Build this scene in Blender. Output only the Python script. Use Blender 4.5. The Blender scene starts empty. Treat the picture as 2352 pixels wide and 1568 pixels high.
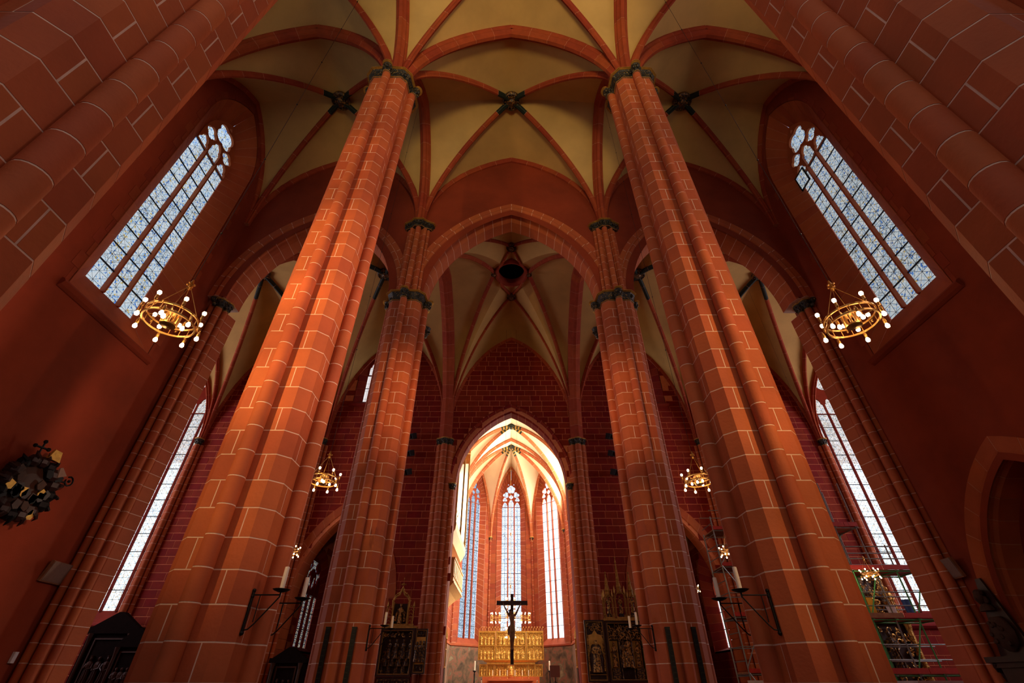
import bpy, math, random
from math import sin, cos, tan, atan2, sqrt, pi, radians, hypot, acos
from mathutils import Vector, Matrix

SC = bpy.context.scene
COL = SC.collection
random.seed(7)

# ------------------------------------------------------------------ camera
cam_data = bpy.data.cameras.new('camera')
cam_data.sensor_width = 36.0
cam_data.lens = 16.0
cam_data.clip_start = 0.05
cam_data.clip_end = 400
cam = bpy.data.objects.new('camera', cam_data)
cam.location = (0, 0, 1.6)
cam.rotation_euler = (radians(90 + 37.05), 0, -0.0019)
COL.objects.link(cam)
SC.camera = cam

# ------------------------------------------------------------------ world: bright overcast sky
world = bpy.data.worlds.new('world')
SC.world = world
world.use_nodes = True
wn = world.node_tree.nodes
wl = world.node_tree.links
wn.clear()
w_out = wn.new('ShaderNodeOutputWorld')
w_bg = wn.new('ShaderNodeBackground')
w_tc = wn.new('ShaderNodeTexCoord')
w_sep = wn.new('ShaderNodeSeparateXYZ')
w_ramp = wn.new('ShaderNodeValToRGB')
w_ramp.color_ramp.elements[0].position = 0.0
w_ramp.color_ramp.elements[0].color = (0.80, 0.88, 0.95, 1)
w_ramp.color_ramp.elements[1].position = 0.9
w_ramp.color_ramp.elements[1].color = (0.50, 0.70, 1.0, 1)
wl.new(w_tc.outputs['Generated'], w_sep.inputs[0])
wl.new(w_sep.outputs['Z'], w_ramp.inputs[0])
wl.new(w_ramp.outputs[0], w_bg.inputs['Color'])
w_bg.inputs['Strength'].default_value = 1.5
wl.new(w_bg.outputs[0], w_out.inputs['Surface'])

# ------------------------------------------------------------------ view and light sampling
SC.view_settings.view_transform = 'Standard'
SC.view_settings.look = 'None'
SC.view_settings.gamma = 1.0
SC.view_settings.use_curve_mapping = False
SC.view_settings.exposure = 0.0
cy = SC.cycles
cy.max_bounces = 5
cy.diffuse_bounces = 3
cy.glossy_bounces = 2
cy.transmission_bounces = 2
cy.transparent_max_bounces = 8
cy.sample_clamp_indirect = 4.0
cy.use_denoising = True
cy.caustics_reflective = False
cy.caustics_refractive = False


def area(name, loc, target, sx, sy, power, color, spread=180):
    d = bpy.data.lights.new(name, 'AREA')
    d.shape = 'RECTANGLE'
    d.size = sx
    d.size_y = sy
    d.energy = power
    d.color = color
    d.spread = radians(spread)
    o = bpy.data.objects.new(name, d)
    o.location = loc
    o.rotation_euler = (Vector(target) - Vector(loc)).to_track_quat('-Z', 'Y').to_euler()
    COL.objects.link(o)
    return o


def spot(name, loc, target, power, color, angle, blend=0.8, radius=0.3):
    d = bpy.data.lights.new(name, 'SPOT')
    d.energy = power
    d.color = color
    d.spot_size = radians(angle)
    d.spot_blend = blend
    d.shadow_soft_size = radius
    o = bpy.data.objects.new(name, d)
    o.location = loc
    o.rotation_euler = (Vector(target) - Vector(loc)).to_track_quat('-Z', 'Y').to_euler()
    COL.objects.link(o)
    return o


# daylight outside the real windows (seen through the glass as bright sky)
WARM = (1.0, 0.66, 0.36)
COOL = (0.78, 0.86, 1.0)
# windows of the nave behind the camera, aisle side
area('daylight_south_nave', (12.9, -0.9, 13.6), (0, 1.6, 11.0), 3.0, 9.0, 330, (1.0, 0.60, 0.46))
area('daylight_south_nave', (13.2, 4.55, 16.5), (0, 5.0, 12.0), 1.9, 8.0, 260, (1.0, 0.62, 0.52))
area('daylight_north_nave', (-12.9, -0.9, 13.6), (0, 1.6, 11.0), 3.0, 9.0, 35, (1.0, 0.60, 0.55))
area('daylight_west', (0, -9.6, 13.0), (0, 10, 14), 6.0, 9.0, 160, (1.0, 0.58, 0.22))
# warm spots added to light the nave piers, with no fitting modelled
ORANGE = (1.0, 0.58, 0.22)
for z, p in ((4.4, 2600), (6.6, 5000), (9.0, 4800), (12.0, 2400), (15.0, 1400)):
    spot('added_nave_light', (-8.9, -1.6, 8.5), (-4.2, 6.8, z), p, ORANGE, 24, 1.0, .08)
for z, p in ((3.6, 1500), (6.0, 2600), (8.4, 1800), (11.5, 900)):
    spot('added_nave_light', (8.9, -1.6, 8.0), (4.2, 6.8, z), p, ORANGE, 24, 1.0, .08)
for z, p in ((4.6, 3200), (7.0, 6500), (9.4, 5500), (12.5, 2600), (15.5, 1500)):
    spot('added_aisle_light', (10.8, 2.9, 9.5), (-3.5, 7.2, z), p, (1.0, .60, .44), 17, 1.0, .8)  # added pinkish side light on the left nave pier
for z, p in ((6.0, 130), (9.5, 130)):
    spot('added_aisle_light', (-10.8, 4.4, 8.5), (3.5, 7.2, z), p, (1.0, .60, .50), 16, 1.0, .3)  # added weak side light on the right nave pier
spot('added_vault_light', (0.5, -4.0, 13.0), (0.5, 8.0, 23.0), 2700, (1.0, .72, .32), 84, 1.0, 1.2)  # added uplight for the vault, no lamp stands there
# added spots in the transept arms, turned on the crossing piers
spot('added_transept_light', (18.0, 21.0, 9.0), (4.2, 13.4, 9.5), 2300, (1.0, .55, .38), 34, 1.0, .15)
spot('added_transept_light', (-18.0, 21.0, 9.0), (-4.2, 13.4, 9.5), 1400, (1.0, .55, .38), 34, 1.0, .15)
spot('added_crossing_light', (1.6, 4.5, 8.0), (-3.8, 13.4, 9.0), 2200, (1.0, .56, .30), 30, 1.0, .15)  # added pair in the open nave, brightening the crossing piers
spot('added_crossing_light', (-1.6, 4.5, 8.0), (3.8, 13.4, 9.0), 1700, (1.0, .56, .30), 30, 1.0, .15)
# choir windows
for i, (x, y, tx, ty, p) in enumerate([(-4.6, 46.2, 0, 41.7, 1800), (0, 47.9, 0, 41.7, 1800), (4.6, 46.2, 0, 41.7, 3060),
                                      (6.1, 41.6, 0, 41.6, 2520), (-6.1, 41.6, 0, 41.6, 900),
                                      (6.1, 36.9, 0, 36.9, 3400), (-6.1, 36.9, 0, 36.9, 720)]):
    area('daylight_choir', (x, y, 11.0), (tx, ty, 10.0), 2.3, 12.5, p, (1.0, 0.88, 0.66))
# transept windows
for sx in (-1, 1):
    area('daylight_transept_end', (sx * 27.4, 19.7, 12.0), (0, 19.7, 9), 5.0, 11.0, 1050, (0.95, 0.72, 0.80))
# the six black spotlights of the crossing
spot('crossing_spot_light', (-6.2, 24.6, 10.8), (-3.6, 7.2, 12), 900, WARM, 60)
spot('crossing_spot_light', (6.2, 24.6, 10.8), (3.6, 7.2, 12), 500, WARM, 60)


# ------------------------------------------------------------------ mesh helpers
class MB:
    def __init__(self):
        self.v = []
        self.f = []

    def add(self, vs, fs):
        b = len(self.v)
        self.v += [tuple(p) for p in vs]
        self.f += [tuple(b + i for i in f) for f in fs]

    def box(self, x0, x1, y0, y1, z0, z1, M=None):
        vs = [(x, y, z) for z in (z0, z1) for y in (y0, y1) for x in (x0, x1)]
        if M is not None:
            vs = [M @ Vector(p) for p in vs]
        self.add(vs, [(0, 2, 3, 1), (4, 5, 7, 6), (0, 1, 5, 4), (2, 6, 7, 3), (0, 4, 6, 2), (1, 3, 7, 5)])

    def prism(self, poly, z0, z1, M=None, taper=1.0):
        n = len(poly)
        vs = [(p[0], p[1], z0) for p in poly] + [(p[0] * taper, p[1] * taper, z1) for p in poly]
        if M is not None:
            vs = [M @ Vector(p) for p in vs]
        fs = [tuple(range(n - 1, -1, -1)), tuple(range(n, 2 * n))]
        fs += [(i, (i + 1) % n, n + (i + 1) % n, n + i) for i in range(n)]
        self.add(vs, fs)

    def rings(self, rings, cap=True, closed=True):
        """rings: list of equal-length point lists"""
        n = len(rings[0])
        b = []
        for r in rings:
            b += list(r)
        fs = []
        for k in range(len(rings) - 1):
            for i in range(n if closed else n - 1):
                j = (i + 1) % n
                fs.append((k * n + i, k * n + j, (k + 1) * n + j, (k + 1) * n + i))
        if cap:
            fs.append(tuple(range(n - 1, -1, -1)))
            fs.append(tuple(range((len(rings) - 1) * n, len(rings) * n)))
        self.add(b, fs)

    def tube(self, pts, r, n=6, cap=True, rr=None):
        pts = [Vector(p) for p in pts]
        rs = []
        prev = None
        for i, p in enumerate(pts):
            a = pts[max(i - 1, 0)]
            c = pts[min(i + 1, len(pts) - 1)]
            t = (c - a)
            if t.length < 1e-9:
                t = Vector((0, 0, 1))
            t.normalize()
            if prev is None:
                s = t.orthogonal().normalized()
            else:
                s = (prev - t * prev.dot(t))
                s = s.normalized() if s.length > 1e-6 else t.orthogonal().normalized()
            prev = s
            w = t.cross(s)
            rad = rr[i] if rr else r
            rs.append([p + s * (rad * cos(2 * pi * k / n)) + w * (rad * sin(2 * pi * k / n)) for k in range(n)])
        self.rings(rs, cap)

    def lathe(self, prof, n=12, c=(0, 0, 0), sx=1.0, sy=1.0, M=None):
        rs = []
        for (r, z) in prof:
            ring = [Vector((c[0] + sx * r * cos(2 * pi * k / n), c[1] + sy * r * sin(2 * pi * k / n), c[2] + z)) for k in range(n)]
            if M is not None:
                ring = [M @ p for p in ring]
            rs.append(ring)
        self.rings(rs, True)

    def ball(self, c, r, n=8, m=5, sz=1.0, sx=1.0, sy=1.0):
        self.lathe([(max(r * sin(pi * k / m), 0.0005), -r * sz * cos(pi * k / m)) for k in range(m + 1)], n, c, sx, sy)

    def mesh(self, name, mat, smooth=False):
        me = bpy.data.meshes.new(name)
        me.from_pydata(self.v, [], self.f)
        if isinstance(mat, (list, tuple)):
            for m in mat:
                me.materials.append(m)
        elif mat is not None:
            me.materials.append(mat)
        if smooth:
            me.shade_smooth()
            try:
                me.set_sharp_from_angle(angle=radians(smooth if smooth is not True else 40))
            except Exception:
                pass
        me.update()
        return me

    def build(self, name, mat, parent=None, smooth=False, loc=(0, 0, 0)):
        return put(name, self.mesh(name, mat, smooth), parent, loc)


def put(name, me, parent=None, loc=(0, 0, 0), rz=0.0, scale=None):
    o = bpy.data.objects.new(name, me)
    COL.objects.link(o)
    o.location = loc
    if rz:
        o.rotation_euler = (0, 0, rz)
    if scale:
        o.scale = scale
    if parent is not None:
        o.parent = parent
    return o


def thing(name, label, cat, loc=(0, 0, 0), rz=0.0, group=None):
    o = bpy.data.objects.new(name, None)
    o.empty_display_size = 0.2
    COL.objects.link(o)
    o.location = loc
    o.rotation_euler = (0, 0, rz)
    o['label'] = label
    o['category'] = cat
    if group:
        o['group'] = group
    return o


def tag(o, label, cat, group=None):
    o['label'] = label
    o['category'] = cat
    if group:
        o['group'] = group
    return o


def struct(name, me=None, loc=(0, 0, 0), rz=0.0, label=None):
    o = bpy.data.objects.new(name, me)
    COL.objects.link(o)
    o.location = loc
    o.rotation_euler = (0, 0, rz)
    o['kind'] = 'structure'
    if label:
        o['label'] = label
    return o


def kids(o):
    return KIDS.get(o.name, [])


def copy_tree(o, loc=None, rz=None, label=None, parent=None, children=None, group=None):
    """copy a thing, its parts and sub-parts"""
    if children is None:
        children = {}
        for ob in COL.objects:
            if ob.parent:
                children.setdefault(ob.parent, []).append(ob)
    c = o.copy()
    COL.objects.link(c)
    if parent is not None:
        c.parent = parent
    if loc is not None:
        c.location = loc
    if rz is not None:
        c.rotation_euler = (0, 0, rz)
    if label:
        c['label'] = label
    if group:
        c['group'] = group
    for ch in children.get(o, []):
        copy_tree(ch, parent=c, children=children)
    return c


# ------------------------------------------------------------------ materials
def new_mat(name):
    m = bpy.data.materials.new(name)
    m.use_nodes = True
    nt = m.node_tree
    nt.nodes.clear()
    out = nt.nodes.new('ShaderNodeOutputMaterial')
    return m, nt, out


def mat_surface(name, col, rough=0.8, var=0.25, scale=3.0, metal=0.0, bump=0.15, objvar=0.0, col2=None, spec=0.3, bscale=None):
    m, nt, out = new_mat(name)
    N, L = nt.nodes, nt.links
    b = N.new('ShaderNodeBsdfPrincipled')
    b.inputs['Roughness'].default_value = rough
    b.inputs['Metallic'].default_value = metal
    b.inputs['Specular IOR Level'].default_value = spec
    tc = N.new('ShaderNodeTexCoord')
    geo = N.new('ShaderNodeNewGeometry')
    n1 = N.new('ShaderNodeTexNoise')
    n1.inputs['Scale'].default_value = scale
    n1.inputs['Detail'].default_value = 4
    n1.inputs['Roughness'].default_value = 0.6
    L.new(geo.outputs['Position'], n1.inputs['Vector'])
    mix = N.new('ShaderNodeMix')
    mix.data_type = 'RGBA'
    c2 = col2 if col2 else tuple(c * (1 - var) for c in col)
    mix.inputs[6].default_value = (*c2, 1)
    mix.inputs[7].default_value = (*[min(c * (1 + var * 0.5), 1) for c in col], 1)
    r = N.new('ShaderNodeMapRange')
    r.inputs[1].default_value = 0.3
    r.inputs[2].default_value = 0.7
    L.new(n1.outputs['Fac'], r.inputs[0])
    L.new(r.outputs[0], mix.inputs[0])
    csock = mix.outputs[2]
    if objvar:
        oi = N.new('ShaderNodeObjectInfo')
        mr = N.new('ShaderNodeMapRange')
        mr.inputs[3].default_value = 1 - objvar
        mr.inputs[4].default_value = 1 + objvar
        L.new(oi.outputs['Random'], mr.inputs[0])
        hs = N.new('ShaderNodeHueSaturation')
        L.new(mr.outputs[0], hs.inputs['Value'])
        mh = N.new('ShaderNodeMapRange')
        mh.inputs[3].default_value = 0.5 - objvar * 0.04
        mh.inputs[4].default_value = 0.5 + objvar * 0.06
        L.new(oi.outputs['Random'], mh.inputs[0])
        L.new(mh.outputs[0], hs.inputs['Hue'])
        L.new(csock, hs.inputs['Color'])
        csock = hs.outputs[0]
    L.new(csock, b.inputs['Base Color'])
    if bump:
        n2 = N.new('ShaderNodeTexNoise')
        n2.inputs['Scale'].default_value = bscale or scale * 14
        n2.inputs['Detail'].default_value = 2
        L.new(geo.outputs['Position'], n2.inputs['Vector'])
        bp = N.new('ShaderNodeBump')
        bp.inputs['Strength'].default_value = bump
        bp.inputs['Distance'].default_value = 0.02
        L.new(n2.outputs['Fac'], bp.inputs['Height'])
        L.new(bp.outputs[0], b.inputs['Normal'])
    L.new(b.outputs[0], out.inputs['Surface'])
    return m


def mat_emit(name, col, strength):
    m, nt, out = new_mat(name)
    e = nt.nodes.new('ShaderNodeEmission')
    e.inputs[0].default_value = (*col, 1)
    e.inputs[1].default_value = strength
    nt.links.new(e.outputs[0], out.inputs['Surface'])
    m.cycles.emission_sampling = 'NONE'
    return m


def mat_glass(name, base, pale, accents, cell=0.33, amount=0.25, diag=True, lead=0.035, wildness=0.5, glow=0.9, clear=0.3):
    """leaded glass: pale quarries with coloured pieces, lead lines; object x / z coordinates"""
    m, nt, out = new_mat(name)
    N, L = nt.nodes, nt.links
    tc = N.new('ShaderNodeTexCoord')
    sep = N.new('ShaderNodeSeparateXYZ')
    L.new(tc.outputs['Object'], sep.inputs[0])

    def math(op, a, b=None, c=None):
        n = N.new('ShaderNodeMath')
        n.operation = op
        for i, s in enumerate((a, b, c)):
            if s is None:
                continue
            if isinstance(s, (int, float)):
                n.inputs[i].default_value = s
            else:
                L.new(s, n.inputs[i])
        return n.outputs[0]
    x = math('DIVIDE', sep.outputs['X'], cell)
    z = math('DIVIDE', sep.outputs['Z'], cell)

    def line(v):  # distance to the nearest integer
        return math('ABSOLUTE', math('SUBTRACT', math('FRACT', v), 0.5))
    lx = math('SUBTRACT', 0.5, line(math('ADD', x, 0.5)))
    ds = [math('SUBTRACT', 0.5, line(x)), math('SUBTRACT', 0.5, line(z))]
    if diag:
        ds.append(math('SUBTRACT', 0.5, line(math('ADD', x, z))))
        ds.append(math('SUBTRACT', 0.5, line(math('SUBTRACT', x, z))))
    # a second, finer irregular layer
    vor = N.new('ShaderNodeTexVoronoi')
    vor.feature = 'DISTANCE_TO_EDGE'
    vor.inputs['Scale'].default_value = 2.6 / cell
    L.new(tc.outputs['Object'], vor.inputs['Vector'])
    vcol = N.new('ShaderNodeTexVoronoi')
    vcol.inputs['Scale'].default_value = 7.0 / cell
    L.new(tc.outputs['Object'], vcol.inputs['Vector'])
    big = N.new('ShaderNodeTexNoise')
    big.inputs['Scale'].default_value = 0.9
    L.new(tc.outputs['Object'], big.inputs['Vector'])
    d = ds[0]
    for q in ds[1:]:
        d = math('MINIMUM', d, q)
    d2 = math('MULTIPLY', vor.outputs['Distance'], 0.8)
    sel = math('GREATER_THAN', big.outputs['Fac'], 1 - wildness)
    d2 = math('ADD', d2, math('MULTIPLY', math('SUBTRACT', 1.0, sel), 10))
    d = math('MINIMUM', d, d2)
    leadf = math('LESS_THAN', d, lead)
    sepc = N.new('ShaderNodeSeparateColor')
    L.new(vcol.outputs['Color'], sepc.inputs[0])
    ramp = N.new('ShaderNodeValToRGB')
    ramp.color_ramp.interpolation = 'CONSTANT'
    els = ramp.color_ramp.elements
    els[0].position = 0
    els[0].color = (*base, 1)
    els[1].position = 0.35
    els[1].color = (*pale, 1)
    step = amount / len(accents)
    for k, a in enumerate(accents):
        e = els.new(1 - amount + k * step)
        e.color = (*a, 1)
    L.new(sepc.outputs[0], ramp.inputs[0])
    mx = N.new('ShaderNodeMix')
    mx.data_type = 'RGBA'
    L.new(leadf, mx.inputs[0])
    L.new(ramp.outputs[0], mx.inputs[6])
    mx.inputs[7].default_value = (0.03, 0.035, 0.05, 1)
    tr = N.new('ShaderNodeBsdfTransparent')
    sc_ = N.new('ShaderNodeVectorMath')
    sc_.operation = 'SCALE'
    sc_.inputs['Scale'].default_value = clear
    L.new(mx.outputs[2], sc_.inputs[0])
    L.new(sc_.outputs[0], tr.inputs[0])
    em = N.new('ShaderNodeEmission')      # daylight scattered by the lit window
    em.inputs['Strength'].default_value = glow
    L.new(mx.outputs[2], em.inputs[0])
    ad = N.new('ShaderNodeAddShader')
    L.new(tr.outputs[0], ad.inputs[0])
    L.new(em.outputs[0], ad.inputs[1])
    m.cycles.emission_sampling = 'NONE'
    gl = N.new('ShaderNodeBsdfGlossy')
    gl.inputs['Roughness'].default_value = 0.15
    gl.inputs['Color'].default_value = (0.5, 0.5, 0.5, 1)
    ms = N.new('ShaderNodeMixShader')
    ms.inputs[0].default_value = 0.03
    L.new(ad.outputs[0], ms.inputs[1])
    L.new(gl.outputs[0], ms.inputs[2])
    L.new(ms.outputs[0], out.inputs['Surface'])
    return m


def mat_carved(name, dark, light, scale=18.0, metal=0.6, rough=0.4, thr=0.5, disp=0.6):
    """gilded carving: noise between dark ground and gold"""
    m, nt, out = new_mat(name)
    N, L = nt.nodes, nt.links
    b = N.new('ShaderNodeBsdfPrincipled')
    b.inputs['Roughness'].default_value = rough
    geo = N.new('ShaderNodeNewGeometry')
    n1 = N.new('ShaderNodeTexNoise')
    n1.inputs['Scale'].default_value = scale
    n1.inputs['Detail'].default_value = 3
    L.new(geo.outputs['Position'], n1.inputs['Vector'])
    r = N.new('ShaderNodeMapRange')
    r.inputs[1].default_value = thr - 0.05
    r.inputs[2].default_value = thr + 0.05
    L.new(n1.outputs['Fac'], r.inputs[0])
    mix = N.new('ShaderNodeMix')
    mix.data_type = 'RGBA'
    mix.inputs[6].default_value = (*dark, 1)
    mix.inputs[7].default_value = (*light, 1)
    L.new(r.outputs[0], mix.inputs[0])
    L.new(mix.outputs[2], b.inputs['Base Color'])
    mm = N.new('ShaderNodeMath')
    mm.operation = 'MULTIPLY'
    mm.inputs[1].default_value = metal
    L.new(r.outputs[0], mm.inputs[0])
    L.new(mm.outputs[0], b.inputs['Metallic'])
    bp = N.new('ShaderNodeBump')
    bp.inputs['Strength'].default_value = disp
    bp.inputs['Distance'].default_value = 0.05
    L.new(n1.outputs['Fac'], bp.inputs['Height'])
    L.new(bp.outputs[0], b.inputs['Normal'])
    L.new(b.outputs[0], out.inputs['Surface'])
    return m


def mat_painting(name):
    """faded wall painting: patches of ochre, green grey, rose"""
    m, nt, out = new_mat(name)
    N, L = nt.nodes, nt.links
    b = N.new('ShaderNodeBsdfPrincipled')
    b.inputs['Roughness'].default_value = 0.85
    geo = N.new('ShaderNodeNewGeometry')
    n1 = N.new('ShaderNodeTexNoise')
    n1.inputs['Scale'].default_value = 1.7
    n1.inputs['Detail'].default_value = 7
    n1.inputs['Distortion'].default_value = 0.5
    L.new(geo.outputs['Position'], n1.inputs['Vector'])
    ramp = N.new('ShaderNodeValToRGB')
    els = ramp.color_ramp.elements
    els[0].position = 0.3
    els[0].color = (0.05, 0.028, 0.016, 1)
    els[1].position = 0.75
    els[1].color = (0.30, 0.22, 0.13, 1)
    for p, c in ((0.42, (0.10, 0.06, 0.035)), (0.5, (0.16, 0.09, 0.05)), (0.55, (0.24, 0.08, 0.05)), (0.62, (0.13, 0.10, 0.06))):
        e = els.new(p)
        e.color = (*c, 1)
    L.new(n1.outputs['Fac'], ramp.inputs[0])
    L.new(ramp.outputs[0], b.inputs['Base Color'])
    L.new(b.outputs[0], out.inputs['Surface'])
    return m


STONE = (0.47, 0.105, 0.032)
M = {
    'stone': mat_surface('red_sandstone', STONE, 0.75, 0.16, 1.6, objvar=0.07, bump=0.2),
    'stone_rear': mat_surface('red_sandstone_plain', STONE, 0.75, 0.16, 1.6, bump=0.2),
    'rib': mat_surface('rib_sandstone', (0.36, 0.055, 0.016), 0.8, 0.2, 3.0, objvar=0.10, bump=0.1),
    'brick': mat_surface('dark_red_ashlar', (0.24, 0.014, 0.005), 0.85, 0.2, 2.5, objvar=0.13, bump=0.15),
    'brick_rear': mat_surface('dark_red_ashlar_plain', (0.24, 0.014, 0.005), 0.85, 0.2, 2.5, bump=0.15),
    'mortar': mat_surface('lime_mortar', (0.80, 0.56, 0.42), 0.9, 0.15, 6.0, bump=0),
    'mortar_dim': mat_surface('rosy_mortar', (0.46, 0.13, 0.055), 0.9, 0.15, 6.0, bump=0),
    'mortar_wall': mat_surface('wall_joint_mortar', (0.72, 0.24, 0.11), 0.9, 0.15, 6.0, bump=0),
    'ebony': mat_surface('blackened_wood', (0.010, 0.005, 0.004), 0.9, 0.3, 6, bump=0.05, spec=0.05),
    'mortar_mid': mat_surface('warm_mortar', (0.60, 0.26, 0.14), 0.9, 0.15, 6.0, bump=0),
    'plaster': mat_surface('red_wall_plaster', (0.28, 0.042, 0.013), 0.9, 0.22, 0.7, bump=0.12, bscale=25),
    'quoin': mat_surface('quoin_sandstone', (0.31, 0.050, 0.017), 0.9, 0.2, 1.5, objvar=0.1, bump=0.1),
    'vault': mat_surface('vault_plaster', (0.62, 0.40, 0.13), 0.9, 0.16, 0.6, bump=0.05),
    'choir_vault': mat_surface('choir_vault_plaster', (0.88, 0.72, 0.48), 0.9, 0.08, 0.6, bump=0.05),
    'choir_stone': mat_surface('choir_sandstone', (0.30, 0.058, 0.022), 0.8, 0.2, 2.5, objvar=0.12, bump=0.1),
    'gold': mat_surface('gilding', (0.80, 0.48, 0.10), 0.35, 0.3, 9.0, metal=0.9, bump=0.2),
    'gold_rim': mat_surface('gilded_rim', (0.62, 0.36, 0.08), 0.45, 0.3, 9.0, metal=0.7, bump=0.1),
    'brass': mat_surface('brass', (0.55, 0.30, 0.09), 0.35, 0.15, 9.0, metal=0.95, bump=0),
    'iron': mat_surface('wrought_iron', (0.012, 0.011, 0.012), 0.5, 0.3, 20, metal=0.6, bump=0.2),
    'wax': mat_surface('candle_wax', (0.86, 0.74, 0.58), 0.5, 0.06, 12, bump=0.1),
    'leaf': mat_carved('capital_foliage', (0.008, 0.010, 0.009), (0.35, 0.22, 0.05), 26, thr=0.62),
    'carved_gold': mat_carved('carved_gilding', (0.30, 0.14, 0.02), (0.85, 0.52, 0.12), 16, thr=0.45),
    'carved_dark': mat_carved('dark_carving', (0.035, 0.014, 0.006), (0.30, 0.15, 0.03), 14, thr=0.54, metal=0.4),
    'dark_wood': mat_surface('dark_oak', (0.05, 0.018, 0.009), 0.5, 0.3, 6, bump=0.1),
    'pine': mat_surface('pale_organ_wood', (0.70, 0.40, 0.14), 0.5, 0.15, 5, bump=0.05),
    'tin': mat_surface('organ_tin', (0.85, 0.78, 0.62), 0.28, 0.08, 5, metal=0.8, bump=0),
    'lead': mat_surface('lead_bar', (0.02, 0.025, 0.035), 0.6, 0.2, 10, bump=0),
    'floor': mat_surface('floor_slab', (0.16, 0.07, 0.05), 0.5, 0.2, 2, bump=0.05),
    'black': mat_surface('black_metal', (0.008, 0.008, 0.009), 0.45, 0.2, 10, bump=0),
    'green_paint': mat_surface('dark_green_case', (0.022, 0.026, 0.014), 0.5, 0.2, 10, bump=0),
    'painted': mat_surface('black_green_rib_paint', (0.012, 0.02, 0.014), 0.6, 0.3, 10, bump=0),
    'painted_gold': mat_surface('yellow_rib_paint', (0.48, 0.27, 0.05), 0.6, 0.2, 10, bump=0),
    'speaker': mat_surface('speaker_cloth', (0.24, 0.15, 0.11), 0.7, 0.1, 20, bump=0),
    'steel': mat_surface('galvanised_tube', (0.30, 0.33, 0.30), 0.4, 0.2, 10, metal=0.6, bump=0),
    'green_tube': mat_surface('green_tube', (0.10, 0.42, 0.14), 0.45, 0.2, 10, metal=0.2, bump=0),
    'red_board': mat_surface('red_board', (0.48, 0.035, 0.02), 0.6, 0.2, 5, bump=0.05),
    'plank': mat_surface('scaffold_plank', (0.30, 0.13, 0.06), 0.8, 0.3, 5, bump=0.1),
    'sheet': mat_surface('white_dust_sheet', (0.62, 0.55, 0.5), 0.8, 0.15, 3, bump=0.3),
    'flesh': mat_surface('painted_wood_body', (0.27, 0.115, 0.042), 0.55, 0.25, 12, bump=0.1),
    'loin': mat_surface('carved_loincloth', (0.30, 0.14, 0.05), 0.6, 0.25, 12, bump=0.2),
    'old_gold': mat_surface('aged_gilding', (0.46, 0.24, 0.05), 0.5, 0.4, 9.0, metal=0.6, bump=0.2),
    'carved_old': mat_carved('aged_gilt_carving', (0.05, 0.018, 0.006), (0.58, 0.31, 0.07), 14, thr=0.48, metal=0.5),
    'bulb': mat_emit('bulb_glow', (1.0, 0.72, 0.40), 14.0),
    'painting': mat_painting('faded_wall_painting'),
    'grey_stone': mat_surface('grey_brown_stone', (0.07, 0.035, 0.022), 0.7, 0.3, 8, bump=0.3),
    'dark_stone': mat_surface('dark_marble', (0.03, 0.012, 0.010), 0.4, 0.3, 8, bump=0.1),
    'white_paint': mat_surface('white_paint', (0.75, 0.74, 0.72), 0.5, 0.05, 5, bump=0),
    'blue_paint': mat_surface('blue_paint', (0.05, 0.12, 0.35), 0.5, 0.1, 5, bump=0),
    'yellow_paint': mat_surface('yellow_paint', (0.80, 0.45, 0.03), 0.5, 0.1, 5, bump=0),
    'parchment': mat_surface('pale_gold_ground', (0.75, 0.42, 0.08), 0.5, 0.2, 8, metal=0.3, bump=0.05),
    'grey_card': mat_surface('mauve_grey_panel', (0.20, 0.13, 0.13), 0.6, 0.05, 5, bump=0),
    'glass_aisle': mat_glass('leaded_glass_blue', (0.62, 0.80, 0.95), (0.80, 0.90, 0.97),
                             [(0.12, 0.32, 0.85), (0.30, 0.55, 0.92), (0.75, 0.55, 0.15), (0.10, 0.25, 0.7)], 0.36, 0.16, lead=0.018, glow=0.72, clear=0.12),
    'glass_aisle_right': mat_glass('leaded_glass_grey_blue', (0.56, 0.70, 0.82), (0.78, 0.83, 0.84),
                             [(0.12, 0.30, 0.75), (0.35, 0.52, 0.80), (0.70, 0.50, 0.18), (0.10, 0.22, 0.6)], 0.36, 0.14, lead=0.022, glow=0.60, clear=0.10),
    'glass_choir': mat_glass('leaded_glass_pale', (0.85, 0.92, 1.0), (0.95, 0.97, 1.0),
                             [(0.15, 0.35, 0.8), (0.5, 0.7, 1.0), (0.9, 0.75, 0.5)], 0.30, 0.16, diag=False, lead=0.02, wildness=0.6, glow=0.7, clear=0.5),
    'glass_choir_dense': mat_glass('leaded_glass_figured', (0.55, 0.72, 0.90), (0.85, 0.92, 1.0),
                                   [(0.10, 0.25, 0.65), (0.15, 0.3, 0.3), (0.35, 0.3, 0.3)], 0.26, 0.3, diag=False, lead=0.035, wildness=0.95, glow=0.5, clear=0.5),
    'glass_clear': mat_glass('clear_glass', (0.97, 0.98, 1.0), (1.0, 1.0, 1.0), [(0.9, 0.95, 1.0)], 0.6, 0.1, diag=False, lead=0.012, wildness=0.0, glow=0.8, clear=0.9),
    'glass_medieval': mat_glass('leaded_glass_many_coloured', (0.45, 0.42, 0.25), (0.75, 0.72, 0.55),
                                [(0.08, 0.15, 0.5), (0.6, 0.3, 0.05), (0.4, 0.05, 0.03), (0.02, 0.02, 0.02)], 0.2, 0.4, diag=False, lead=0.09, wildness=1.0, glow=0.5, clear=0.3),
    'glass_transept': mat_glass('leaded_glass_white_tan', (0.80, 0.84, 0.80), (0.97, 0.98, 1.0),
                                [(0.55, 0.75, 0.95), (0.7, 0.6, 0.45), (0.5, 0.42, 0.35)], 0.34, 0.28, lead=0.018, glow=0.9, clear=0.5),
}
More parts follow.
